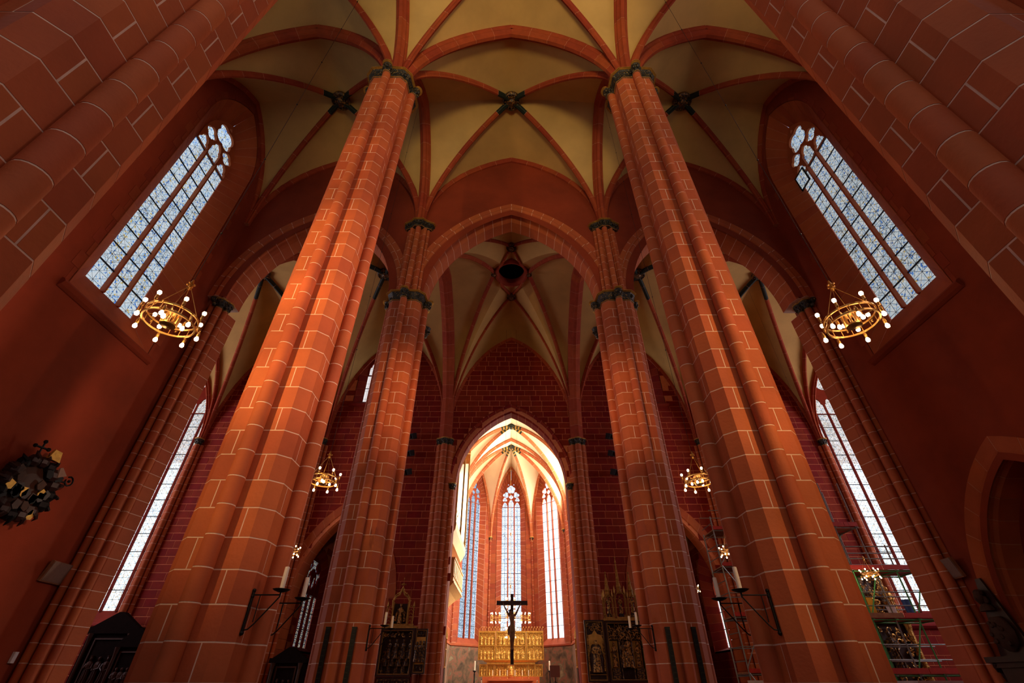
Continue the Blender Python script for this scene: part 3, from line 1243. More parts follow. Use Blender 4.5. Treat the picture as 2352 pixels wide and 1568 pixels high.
def window(name, loc, rz, hw, ow, dg, zf, zg, zs_g, rise_g, zs_o, rise_o, lights=3, row=0.85, plate_h=1.1, glass='glass_aisle',
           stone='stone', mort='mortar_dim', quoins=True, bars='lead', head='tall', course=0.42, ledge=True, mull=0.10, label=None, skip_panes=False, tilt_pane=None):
    """hw/ow half width of glass / of the opening in the wall; dg depth of glass;
    zf sill at wall face, zg bottom of glass; springing and rise of glass arch and outer arch"""
    t = struct(name, None, loc, rz)
    if label:
        t['label'] = label
    # reveal stones (jambs and arch), lofted between two outlines

    def outline(half, z0, zs, rise, nj, na):
        pts = [(half, lerp(z0, zs, i / nj)) for i in range(nj)]
        R = (half * half + rise * rise) / (2 * half)
        cc = R - half
        th = acos(cc / R)
        pts += [((R * cos(th * i / na) - cc), zs + R * sin(th * i / na)) for i in range(na + 1)]
        return pts
    nj = max(3, int((zs_g - zg) / course))
    na = max(4, int(rise_o / course * 1.2))
    oi = outline(hw - .015, zg, zs_g, rise_g - .03, nj, na)
    oo = outline(ow, zf, zs_o, rise_o, nj, na)
    mo = MB()
    for sg in (-1, 1):
        ring = []
        for (xi, zi), (xo, zo) in zip(oi, oo):
            hz_ = .006 if zo > zs_o else 0
            ring.append([(sg * (xo + .006), 0.006, zo + hz_), (sg * (xi + .006), dg, zi + hz_), (sg * (xi + .12), dg + .1, zi + .06), (sg * (xo + .2), 0.01, zo + .08)])
        mo.rings(ring)
    mo.build('mortar_bed', M[mort], t)
    for sg in (-1, 1):
        for i in range(len(oi) - 1):
            rs, qs = [], []
            for f in (0.022, 0.978):
                xi, zi = lerp(oi[i][0], oi[i + 1][0], f), lerp(oi[i][1], oi[i + 1][1], f)
                xo, zo = lerp(oo[i][0], oo[i + 1][0], f), lerp(oo[i][1], oo[i + 1][1], f)
                lw = (0.30 if i % 2 else 0.16)
                k_ = hypot(xo, zo - zs_o + .01)
                dx, dz = (1, 0) if i < nj else (xo / k_ if zo > zs_o else 1, max(zo - zs_o, 0) / k_)
                rs.append([(sg * xo, 0.0, zo), (sg * xi, dg, zi), (sg * (xi + .1), dg + .12, zi), (sg * (xo + .05 * dx), .12, zo + .05 * dz), (sg * (xo + .04 * dx), 0.0, zo + .04 * dz)])
                e = -0.006 - .004 * (i % 3)
                qs.append([(sg * (xo + .042 * dx), e, zo + .042 * dz), (sg * (xo + .042 * dx), .1, zo + .042 * dz), (sg * (xo + lw * dx), .1, zo + lw * dz), (sg * (xo + lw * dx), e, zo + lw * dz)])
            b = MB()
            b.rings(rs)
            b.build('reveal_stone', M[stone], t)
            if quoins:
                b = MB()
                b.rings(qs)
                b.build('quoin_stone', M['quoin'], t)
    # sloping sill and its projecting ledge
    b = MB()
    b.rings([[(-ow, 0.0, zf), (-hw, dg + .02, zg), (-hw, dg + .1, zf - .1), (-ow, 0.0, zf - .12)], [(ow, 0.0, zf), (hw, dg + .02, zg), (hw, dg + .1, zf - .1), (ow, 0.0, zf - .12)]])
    b.build('sill', M[stone if stone != 'stone' else 'stone_rear'], t)
    if ledge:
        b = MB()
        e = ow + 0.22
        pr = [(0.02, zf + .05), (-0.10, zf - .02), (-0.16, zf - .10), (-0.10, zf - .20), (-0.03, zf - .26), (0.05, zf - .28)]
        b.rings([[(-e, y, z) for y, z in pr], [(e, y, z) for y, z in pr]])
        b.build('ledge', M['plaster'] if stone == 'stone' else M[stone], t)
    lw = 2 * hw / lights
    zp = zs_g + rise_g - plate_h - rise_g + 0.0
    zp = zs_g - plate_h          # bottom of the tracery plate
    # mullions
    for i in range(1, lights):
        x = -hw + i * lw
        b = MB()
        b.prism([(x - mull / 2, dg + .06), (x - mull * .3, dg - .10), (x + mull * .3, dg - .10), (x + mull / 2, dg + .06)], zg - .05, zp + .02)
        b.build('mullion', M[stone], t)
    # panes and saddle bars
    nr = max(2, int(round((zp - zg) / row)))
    rh = (zp - zg) / nr
    if not skip_panes:
        for i in range(lights):
            for j in range(nr):
                x0, x1 = -hw + i * lw, -hw + (i + 1) * lw
                b = MB()
                b.add([(x0, dg + .05, zg + j * rh), (x1, dg + .05, zg + j * rh), (x1, dg + .05, zg + (j + 1) * rh), (x0, dg + .05, zg + (j + 1) * rh)], [(0, 1, 2, 3)])
                b.build('glass_pane', M[glass], t)
    for j in range(1, nr + 1):
        b = MB()
        z = zg + j * rh
        b.box(-hw, hw, dg - .0, dg + .03, z - .017, z + .017)
        b.build('saddle_bar', M[bars], t)
    # head: pierced tracery and its glass
    out = pointed(0, hw, zp, zs_g, rise_g)
    holes = []
    h2 = lw / 2 - mull / 2
    top = zs_g + rise_g
    if lights == 3:
        if head == 'tall':
            for i in range(3):
                holes.append(light_head(-hw + (i + .5) * lw, h2 * 1.03, zp + .03, zs_g + (.40 * hw if i == 1 else -.03)))
            holes.append(foil(0, zs_g + hw * .97, 4, hw * .56, pi / 4, ratio=.54))
            for sg in (-1, 1):
                holes.append(foil(sg * hw * .59, zs_g + hw * .30, 4, hw * .31, pi / 2, ratio=.56))
            holes.append(foil(0, zs_g + rise_g - hw * .30, 3, hw * .09))
        else:
            top3 = zs_g - hw * .55
            for i in range(3):
                holes.append(light_head(-hw + (i + .5) * lw, h2 * 1.03, zp + .03, top3 + (.30 * hw if i == 1 else 0)))
            holes.append(foil(0, zs_g + hw * .82, 5, hw * .47, pi / 2, ratio=.5))
            for sg in (-1, 1):
                holes.append(foil(sg * hw * .57, zs_g + hw * .22, 3, hw * .34, pi / 2 + sg * .4, ratio=.56))
                holes.append(foil(sg * hw * .68, zs_g - hw * .30, 3, hw * .26, pi / 2, ratio=.56))
                holes.append(foil(sg * hw * .30, zs_g + hw * 1.36, 3, hw * .08))
            holes.append(foil(0, zs_g - hw * .02, 4, hw * .24, pi / 2, ratio=.56))
    else:
        for i in range(lights):
            cx = -hw + (i + .5) * lw
            holes.append(light_head(cx, h2, zp + .04, zp + lw * 1.5))
        if lights > 1:
            pairs = lights // 2
            for k in range(pairs):
                cx = -hw + (2 * k + 1) * lw if lights % 2 == 0 else (-hw + (k * 2 + 1) * lw + (lw if k else 0))
                holes.append(foil(cx, zp + lw * 2.15, 4, lw * .5))
            holes.append(foil(0, top - hw * .85, 6 if lights > 3 else 4, hw * .38))
    pl = plate('tracery', out, holes, 0.10, stone, t, y=dg)
    gp = MB()
    gp.add([(x, dg + .055, z) for x, z in out], [tuple(range(len(out)))])
    gp.build('head_glass', M[glass], t)
    return t, (ow, zf, zs_o, rise_o)


# ---- side walls of the aisles
AW = dict(hw=0.99, ow=1.62, dg=0.55, zf=10.1, zg=11.05, zs_g=19.35, rise_g=1.9, zs_o=19.6, rise_o=2.75, plate_h=0.62, row=0.74, mort='mortar_mid')
wins_y = {-1: (4.55, 10.35), 1: (4.55, 10.35)}
for sx in (-1, 1):
    nm = 'wall_left' if sx < 0 else 'wall_right'
    ops = [(y, AW['ow'] + .02, AW['zf'], AW['zs_o'], AW['rise_o']) for y in wins_y[sx]]
    ops.append((-0.9, 1.5, 9.1, 17.0, 2.4))
    ops.append((-6.2, 1.5, 9.1, 17.0, 2.4))
    if sx > 0:
        ops.append((10.35, 1.95, 0.0, 2.75, 3.15))
    s = struct(nm)
    b = MB()
    wall_mesh(b, lambda u, z: (sx * XW, u, z), YW, 13.6, 0, 26, [o for o in ops if not (sx > 0 and False)])
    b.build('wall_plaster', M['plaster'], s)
    for k, y in enumerate(wins_y[sx]):
        lab = None
        window('window_%d' % (1 if sx < 0 else 2), (sx * XW, y, 0), pi / 2 if sx < 0 else -pi / 2,
               label=('tall three-light leaded window in the ' + ('left' if sx < 0 else 'right') + ' aisle wall') if k == 1 else 'aisle window behind the nearest pier on the ' + ('left' if sx < 0 else 'right'),
               glass='glass_aisle' if sx < 0 else 'glass_aisle_right', **AW)

# opened casement in the right window is a small dark frame set in front of the glass
cs = thing('casement', 'small dark-framed casement hanging open near the head of the right aisle window', 'casement', (XW + .50, 11.02, 18.4), -pi / 2)
b = MB()
for (x0, x1, z0, z1) in ((-.3, .3, -.42, -.37), (-.3, .3, .37, .42), (-.3, -.25, -.42, .42), (.25, .3, -.42, .42)):
    b.box(x0, x1, -.17, -.12, z0, z1)
b.build('frame', M['black'], cs)
b = MB()
b.box(-.25, .25, -.15, -.14, -.37, .37)
b.build('pane', M['glass_aisle_right'], cs)

# ---- the wall across the nave and aisles with the three big arches
CR = [(0.0, 3.45, 0.0, HL, 5.0), (-7.9, 3.1, 0.0, HL, 4.75), (7.9, 3.1, 0.0, HL, 4.75)]
s = struct('wall_crossing')
for (y, zt) in ((YC, 26), (YCE, 26)):
    b = MB()
    wall_mesh(b, lambda u, z: (u, y, z), -XT, XT, 0, 26, CR)
    # the piers themselves carry the arches: open the wall below the capitals
    fs = []
    for f in b.f:
        cx = sum(b.v[i][0] for i in f) / 4
        cz = sum(b.v[i][2] for i in f) / 4
        zmax = max(b.v[i][2] for i in f)
        fs.append(f)
    b.f = fs
    if y == YC:
        b2 = MB()
        # only above the capitals, and not outside the aisles
        wall_mesh(b2, lambda u, z: (u, y, z), -XW - .3, XW + .3, HL, 26, [(c, h, HL, zs, r) for c, h, zb, zs, r in CR])
        b = b2
    else:
        b2 = MB()
        wall_mesh(b2, lambda u, z: (u, y, z), -XW + .3, XW - .3, HL, 26, [(c, h, HL, zs, r) for c, h, zb, zs, r in CR])
        for sg in (-1, 1):
            b2.add([(sg * (XW - .3), y, 0), (sg * XT, y, 0), (sg * XT, y, 26), (sg * (XW - .3), y, 26)], [(0, 1, 2, 3)])
        b = b2
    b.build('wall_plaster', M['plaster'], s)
ARCH_P = [(0.0, 0.97), (0.0, 0.42), (0.05, 0.30), (0.10, 0.22), (0.10, 0.13), (0.17, 0.07), (0.24, 0.09), (0.30, 0.02), (0.33, -0.03), (0.42, -0.07), (0.50, -0.03), (0.52, 0.0), (0.74, -0.015), (0.74, 0.97)]
for (c, hf, zb, zs, rs) in CR:
    arch_ring(s, lambda u, w, z: (u, YC + w, z), hf, rs, zs, ARCH_P, 0.45, 'stone', 'mortar', c=c)

# ---- responds on the aisle walls
for sx in (-1, 1):
    side_ = 'left' if sx < 0 else 'right'
    t = thing('wall_pier', 'slender red wall pier where the %s aisle wall meets the transept arch' % side_, 'pier', (sx * (11.3 if sx < 0 else 11.48), 13.4, 0))
    X = lambda v: -sx * v      # v > 0 points into the aisle
    cluster(t, [(X(-.28), -.14, .10)], 0, 17.35, cap=1)
    cluster(t, [(X(-.02), -.10, .13), (X(.12), .12, .10)], 0, HL - .4, cap=1, core=[(X(-.5), -.02), (X(.02), .02), (X(.20), .22), (X(.30), .62), (X(-.5), .62)][::(1 if sx < 0 else -1)])
    h = MB()   # carved head at the capital
    h.ball((X(-.22), -.30, 13.55), .12, 8, 6, 1.2)
    h.ball((X(-.22), -.40, 13.50), .05, 6, 4, 1.2)
    h.ball((X(-.30), -.28, 13.72), .10, 7, 4)
    h.ball((X(-.12), -.30, 13.30), .09, 7, 4)
    h.build('carved_head', M['leaf'], t)
    t = thing('wall_pier', 'wall shaft on the %s aisle wall hidden behind the nearest pier' % side_, 'pier', (sx * 11.6, Y1, 0))
    cluster(t, [(0, 0, .12)], 0, 17.4, cap=1)

# ---- east wall of the crossing and transept
CHA = (0.0, 3.25, 0.0, 10.9, 4.75)       # choir arch
SIDE = lambda sx: (sx * 8.8, 2.35, 0.0, 5.1, 4.3) if sx < 0 else (8.7, 2.23, 0.0, 5.1, 4.3)   # arches to the side chapels
bs = []
mids = [0, -7.75, 7.75, -15.2, 15.2, -22.8, 22.8]
halves = [XP, 3.7, 3.7, 3.78, 3.78, 3.8, 3.8]
WT = dict(hw=2.0, ow=2.35, dg=0.55, zf=4.0, zg=4.6, zs_g=16.9, rise_g=3.1, zs_o=17.0, rise_o=3.5, lights=5, plate_h=1.2, row=0.9, glass='glass_transept', quoins=False, ledge=True, stone='brick')
WS = dict(hw=0.75, ow=1.15, dg=0.5, zf=16.2, zg=16.6, zs_g=19.1, rise_g=1.1, zs_o=19.0, rise_o=1.8, lights=2, plate_h=0.5, row=0.8, glass='glass_clear', quoins=False, stone='brick')
for i, (c, hf) in enumerate(zip(mids, halves)):
    ops = []
    if i == 0:
        ops.append(CHA)
    elif i in (1, 2):
        ops.append(SIDE(-1 if i == 1 else 1))
        ops.append((-9.12 if i == 1 else 8.85, WS['ow'], WS['zf'], WS['zs_o'], WS['rise_o']))
    elif i in (5, 6):
        ops.append((-21.1 if i == 5 else 21.1, WT['ow'], WT['zf'], WT['zs_o'], WT['rise_o']))
    s = struct('wall_east')
    b = MB()
    u0, u1 = c - hf - .1, c + hf + .1
    wall_mesh(b, lambda u, z: (u, YE, z), u0, u1, 0, 26, ops)
    b.build('mortar_ground', M['mortar_wall'], s)
    lim = 290 if i < 3 else (290 if i in (3, 4, 6) else 150)
    topf = lambda u: HL + TR * PN((u - c) / (hf + .05)) + 0.3
    foc = {0: (lambda u, z: -z), 1: (lambda u, z: abs(u + 5.5) + (0 if z > 2 else 9)), 2: (lambda u, z: abs(u - 5.5) + (0 if z > 2 else 9))}.get(i, lambda u, z: abs(abs(u) - 19.0) + (0 if z > 2 else 9))
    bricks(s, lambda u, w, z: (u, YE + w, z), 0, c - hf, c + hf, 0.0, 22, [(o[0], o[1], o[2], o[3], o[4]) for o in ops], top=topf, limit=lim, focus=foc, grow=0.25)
    if i == 0:
        P = [(0.0, 1.0), (0.0, 0.30), (0.06, 0.2), (0.05, 0.12), (0.12, 0.04), (0.19, 0.06), (0.24, 0.0), (0.24, -.06), (0.34, -0.13), (0.42, -.06), (0.44, -.05), (0.44, 1.0)]
        arch_ring(s, lambda u, w, z: (u, YE + w, z), CHA[1], CHA[4], CHA[3], P, 0.5, 'brick', 'mortar_mid')
        b = MB()   # jambs below the springing
        for sg in (-1, 1):
            b.box(min(sg * 3.25, sg * 3.7), max(sg * 3.25, sg * 3.7), YE + .05, YE + 1.0, 0, 10.9)
        b.build('jamb', M['brick_rear'], s)
    if i in (1, 2):
        P = [(0.0, 1.0), (0.0, 0.25), (0.18, 0.0), (0.22, -0.03), (0.62, -0.03), (0.62, 1.0)]
        o = SIDE(-1 if i == 1 else 1)
        arch_ring(s, lambda u, w, z: (u, YE + w, z), o[1], o[4], o[3], P, 0.6, 'stone', 'mortar_mid', c=o[0])
        j = MB()
        n = 12
        for sg in (-1, 1):
            for k in range(n):
                w_ = 0.32 if k % 2 else 0.22
                a, bb = sorted((o[0] + sg * o[1], o[0] + sg * (o[1] + w_)))
                jb = MB()
                jb.box(a, bb, YE - .03, YE + 1.0, k * 5.1 / n + .007, (k + 1) * 5.1 / n - .007)
                jb.build('jamb_stone', M['stone'], s)
for sx in (-1, 1):
    W = dict(WS)
    if sx > 0:
        pass
    window('window_%d' % (3 if sx < 0 else 4), (-9.12 if sx < 0 else 8.85, YE, 0), 0, label='small high window in the east wall over the ' + ('left' if sx < 0 else 'right') + ' chapel arch', **W)
    window('window_%d' % (5 if sx < 0 else 6), (sx * 21.1, YE, 0), 0, label='very tall window at the far %s, seen past the transept arch' % ('left' if sx < 0 else 'right'), **WT)
# a closed shutter wall behind the right small window (it is blind)
b = MB()
b.box(7.6, 10.1, YE + .6, YE + .7, 15.4, 21.0)
struct('wall_blind_window', b.mesh('wall_blind_window', M['brick_rear']))

# responds on the east wall
for sx in (-1, 1):
    side_ = 'left' if sx < 0 else 'right'
    t = thing('wall_pier', 'clustered red shafts beside the choir arch, on its %s' % side_, 'pier', (sx * 3.95, YE - .2, 0))
    q = -sx
    cluster(t, [(-q * .38, .05, .13), (-q * .08, -.08, .18), (q * .22, .02, .13)], 0, HL - .4, cap=1, core=[(-.62, .3), (-.55, .05), (-.15, -.12), (.3, -.02), (.55, .2), (.55, .3)] if sx < 0 else [(.62, .3), (.55, .3), (-.55, .2)][:0] or [(-.55, .3), (-.55, .2), (-.3, -.02), (.15, -.12), (.55, .05), (.62, .3)])
    cluster(t, [(q * .55, .16, .13)], 0, 10.5, cap=1)
    for x in (11.45, 19.0):
        t = thing('wall_pier', ('round red wall shafts on the east wall, %s, ' % side_) + ('nearer the chapel arch' if x < 15 else 'beside the very tall far window'), 'pier', (sx * x, YE - .12, 0))
        cluster(t, [(-.22, .05, .10), (0, -.08, .14), (.22, .05, .10)], 0, HL - .4, cap=[(0, -.08, .14)])

# ---- side chapels behind the low arches
for sx in (-1, 1):
    CW = (32.3, 1.85, 3.2, 6.6, 2.1) if sx < 0 else (31.6, 1.6, 3.2, 6.6, 2.1)
    s = struct('wall_chapel_' + ('left' if sx < 0 else 'right'))
    b = MB()
    X0, X1, YA, YZ = 4.6, 12.3, YE + 1.0, 34.6
    wall_mesh(b, lambda u, z: (sx * X1, u, z), YA, YZ, 0, 13, [CW])
    wall_mesh(b, lambda u, z: (u, YZ, z), min(sx * X0, sx * X1), max(sx * X0, sx * X1), 0, 13)
    wall_mesh(b, lambda u, z: (sx * X0, u, z), YA, YZ, 0, 13)
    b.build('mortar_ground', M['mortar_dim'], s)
    for (TT, rz, a, e, o) in ((lambda u, w, z: (sx * (X1 + w), u, z), pi / 2, YA, YZ, [CW]), (lambda u, w, z: (u, YZ + w, z), 0, min(sx * X0, sx * X1), max(sx * X0, sx * X1), [])):
        bricks(s, TT, rz, a, e, 0, 9, o, limit=120 if o else 0, mat='brick', focus=lambda u, z: abs(u - 31))
    window('window_%d' % (7 if sx < 0 else 8), (sx * X1, CW[0], 0), pi / 2 if sx < 0 else -pi / 2, 1.55 if sx < 0 else 1.2, CW[1] - .02, .4 if sx < 0 else .7, 3.2, 3.4, 6.4, 1.9, 6.6, 2.1, lights=4, plate_h=.3, row=.8,
           glass='glass_medieval' if sx < 0 else 'glass_clear', quoins=False, ledge=False, stone='brick',
           label='pointed chapel window seen through the low arch on the ' + ('left' if sx < 0 else 'right'))
    lo, hi = sorted((sx * X0, sx * X1))
    bay_vault('ceiling', Bay(lo, hi, YA, YZ, 6.8, 4.6), paint=0, boss_r=.3)
    area('daylight_chapel', (sx * (X1 + 1.4), 32.3, 6), (0, 32.3, 5), 3.4, 6, 50 if sx < 0 else 22, (1.0, 0.85, 0.6))

# ---- choir
W_ = 4.9
ZCH, RCH = 12.6, 7.5
YAE = 46.5
APS = [(-W_, 39.6), (-W_, 43.6), (-2.03, YAE), (2.03, YAE), (W_, 43.6), (W_, 39.6)]
CC = (0, 41.7)
s = struct('wall_choir_side')
b = MB()
for sx in (-1, 1):
    ops = [(36.9, 1.6, 4.4, 15.5, 3.0)] if sx > 0 else [(36.9, 1.6, 4.4, 15.5, 3.0)]
    wall_mesh(b, lambda u, z: (sx * W_, u, z), YE + 1.0, 39.6, 0, 24, ops)
for sg in (-1, 1):
    b.add([(sg * 3.25, YE + 1.0, 0), (sg * W_, YE + 1.0, 0), (sg * W_, YE + 1.0, 24), (sg * 3.25, YE + 1.0, 24)], [(0, 1, 2, 3)])
b.build('wall_face', M['choir_stone'], s)
AP = dict(hw=0.93, ow=1.38, dg=0.40, zf=4.3, zg=4.75, zs_g=17.0, rise_g=1.75, zs_o=17.1, rise_o=2.55, plate_h=1.05, row=0.86, quoins=False, head='apse', ledge=False, stone='choir_stone', mort='mortar', course=0.42, mull=.13)
for i in range(5):
    A, B_ = APS[i], APS[i + 1]
    d = Vector((B_[0] - A[0], B_[1] - A[1], 0))
    Lf = d.length
    mid = ((A[0] + B_[0]) / 2, (A[1] + B_[1]) / 2)
    rz = atan2(d.y, d.x)
    ap = dict(AP)
    s = struct('wall_apse', None, (mid[0], mid[1], 0), rz)
    b = MB()
    wall_mesh(b, lambda u, z: (u, 0, z), -Lf / 2, Lf / 2, 0, 24, [(0, ap['ow'] + .01, ap['zf'], ap['zs_o'], ap['rise_o'])])
    b.build('mortar_ground', M['mortar'], s)
    bb = MB()
    bb.box(-Lf / 2, Lf / 2, -.05, -.01, 0, 4.1)
    bb.build('wall_painting', M['painting'], s)
    c = MB()
    c.rings([[(-Lf / 2, y, z) for y, z in ((0, 4.36), (-.1, 4.26), (-.1, 4.16), (0, 4.1))], [(Lf / 2, y, z) for y, z in ((0, 4.36), (-.1, 4.26), (-.1, 4.16), (0, 4.1))]])
    c.build('string_course', M['choir_stone'], s)
    # outer strips left and right of the window in courses
    n = int((ap['zs_o'] + 2.5 - 4.4) / .42)
    for sg in (-1, 1):
        me = None
        for k in range(n):
            z = 4.38 + k * .42
            zz = z + .21
            inner = ap['ow'] + .04 if zz < ap['zs_o'] else parch_inv(zz - ap['zs_o'], ap['ow'] + .04, ap['rise_o']) if False else ap['ow'] + .04
            a, e = sorted((sg * inner, sg * (Lf / 2 - .02)))
            put('ashlar_block', unit_box('choir_stone', 'ashlar_block'), s, ((a + e) / 2, .0, zz), 0, (e - a, .05, .406))
    window('window_%d' % (9 + i), (mid[0], mid[1], 0), rz, glass=('glass_choir_dense', 'glass_choir_dense', 'glass_choir', 'glass_clear', 'glass_clear')[i],
           label=('hidden window on the left choir wall', 'left window of the apse with figured blue glass, behind the organ', 'middle window of the apse, behind the crucifix', 'right window of the apse with clear white glass', 'hidden window on the right choir wall')[i], **ap)
# choir vault
PCH = prof(1.5)
s = struct('ceiling')
b = MB()
for i in range(5):
    web_cell(b, APS[i], APS[i + 1], CC, ZCH, RCH, 0.2, PCH)
web_cell(b, (W_, 39.6), (-W_, 39.6), CC, ZCH, RCH, 0.2, PCH)
b.build('web', M['choir_vault'], s, smooth=True)


def cz(C, sup, zs, rise, dome, P):
    def f(x, y):
        r = hypot(x - C[0], y - C[1]) / hypot(sup[0] - C[0], sup[1] - C[1])
        return zs + rise * P(r) + dome * (1 - r * r) ** 2
    return f


def striped_rib(parent, path, profile, n_str=7, mat='rib', L_str=1.15):
    """rib whose end by the boss is painted in green, black and yellow stripes"""
    pts, L = resample(path, 240)
    k = max(1, int(240 * (1 - L_str / L)))
    rib(parent, pts[:k + 1], profile, mat=mat, piece=.9, mort='mortar')
    seg = pts[k:]
    m = len(seg) - 1
    for j in range(n_str):
        a, e = int(m * j / n_str), int(m * (j + 1) / n_str)
        fr = frames(seg[a:e + 1])
        bb = MB()
        bb.rings([[F[0] + F[1] * p + F[2] * q for p, q in profile] for F in (fr[0], fr[-1])])
        bb.build('painted_stripe', M['painted' if j % 2 == 0 else 'painted_gold'], parent)


M['choir_rib'] = mat_surface('choir_rib_sandstone', (0.50, 0.15, 0.06), 0.8, 0.2, 3.0, objvar=0.10, bump=0.1)
for q in APS:
    striped_rib(s, plan_path(cz(CC, q, ZCH, RCH, 0.2, PCH), q, CC), RIB_D, mat='choir_rib')
boss(s, CC[0], CC[1], ZCH + RCH + .2, .38, mat='painted')
for i in range(5):
    band(None, APS[i], APS[i + 1], ZCH, RCH, RIB_W, mat='choir_rib', P=PCH, mort='mortar', parent=s)
for (ya, yb) in ((34.9, 39.6), (30.9, 34.9), (YE + 1.0, 30.9)):
    bay = Bay(-W_, W_, ya, yb, ZCH, RCH, .2, PCH)
    s = bay_vault('ceiling', bay, 'choir_vault', skip_diag=True)
    for q in ((-W_, ya), (W_, ya), (W_, yb), (-W_, yb)):
        if ya > 34:
            striped_rib(s, plan_path(bay.z, q, (bay.cx, bay.cy)), RIB_D, mat='choir_rib')
        else:
            rib(s, plan_path(bay.z, q, (bay.cx, bay.cy)), RIB_D, mat='choir_rib', mort='mortar')
    boss(s, bay.cx, bay.cy, bay.z(bay.cx, bay.cy), .38, mat='painted')
    band('trim_choir_arch', (-W_, yb), (W_, yb), ZCH, RCH, RIB_D, mat='choir_rib', P=PCH, mort='mortar')
# shafts at the corners of the apse
for i, (x, y) in enumerate(APS[1:5]):
    dx, dy = CC[0] - x, CC[1] - y
    l = hypot(dx, dy)
    t = thing('wall_shaft', ('slim round shaft at the apse corner ' + ('left of the organ-side window', 'between the left and middle choir windows', 'between the middle and right choir windows', 'right of the right choir window')[i]), 'shaft', (x + dx / l * .08, y + dy / l * .08, 0))
    cluster(t, [(0, 0, .10)], 4.3, ZCH, mat='choir_stone', cap=1, mort='mortar')

# ---- floor, west wall, roof, transept ends
b = MB()
b.box(-28, 28, YW - .3, 49, -0.2, 0)
struct('floor', b.mesh('floor', M['floor']))
b = MB()
b.box(-4.85, 4.85, 33, 46.4, 0, 0.9)
b.box(-3.6, 3.6, 32.4, 33, 0, 0.6)
b.box(-3.6, 3.6, 31.8, 32.4, 0, 0.3)
struct('floor_choir', b.mesh('floor_choir', M['floor']))
b = MB()
b.box(-12.3, 12.3, YW - .3, 14.0, 26, 26.2)
b.box(-27, 27, 14.0, 27.3, 26, 26.2)
b.box(-5.2, 5.2, 27.3, 47, 24, 24.2)
for sg in (-1, 1):
    a_, e_ = sorted((sg * 4.4, sg * 12.6))
    b.box(a_, e_, 27.3, 34.9, 13, 13.2)
struct('ceiling_roof', b.mesh('ceiling_roof', M['dark_wood']))  # unseen roof slabs added to stop sky light leaking in
s = struct('wall_back')
b = MB()
wall_mesh(b, lambda u, z: (u, YW, z), -XW, XW, 0, 26, [(0, 2.9, 8.5, 15.5, 2.5)])
b.build('wall_plaster', M['plaster'], s)
for sx in (-1, 1):
    s = struct('wall_transept_' + ('left' if sx < 0 else 'right'))
    b = MB()
    wall_mesh(b, lambda u, z: (sx * XT, u, z), YCE, YE, 0, 26, [(19.7, 2.6, 6.0, 15.0, 3.5)])
    b.build('wall_plaster', M['plaster'], s)
# roof-space walls that close the choir and chapels to the sky
s = struct('wall_outer')
b = MB()
for sg in (-1, 1):
    b.add([(sg * W_, YE + .9, 12.5), (sg * 28, YE + .9, 12.5), (sg * 28, YE + .9, 26), (sg * W_, YE + .9, 26)], [(0, 1, 2, 3)])
    b.add([(sg * 4.6, YE + 1, 13), (sg * 12.4, YE + 1, 13), (sg * 12.4, 35, 13), (sg * 4.6, 35, 13)], [(0, 1, 2, 3)])
b.build('outer_face', M['brick_rear'], s)
# ------------------------------------------------------------------ chandeliers
bulb_me = MB()
bulb_me.lathe([(0.012, -0.045), (0.026, -0.02), (0.034, 0.01), (0.026, 0.036), (0.004, 0.046)], 10)
BULB = bulb_me.mesh('bulb', M['bulb'], True)
hold = MB()
hold.lathe([(0.012, -0.16), (0.014, -0.13), (0.024, -0.12), (0.024, -0.05), (0.018, -0.04)], 8)
HOLD = hold.mesh('lamp_holder', M['brass'], True)


_b = MB()
_b.tube([(0, 0, -.085), (0, 0, .085)], 0.007, 5)
STRUT = _b.mesh('hoop_strut', M['brass'])


def hoop(mb, r, z, th=0.012, h=0.016, n=36, c=(0, 0)):
    rs = []
    for k in range(n + 1):
        a = 2 * pi * k / n
        rs.append([(c[0] + (r + dr) * cos(a), c[1] + (r + dr) * sin(a), z + dz) for dr, dz in ((-th, -h), (th, -h), (th, h), (-th, h))])
    mb.rings(rs, cap=False)


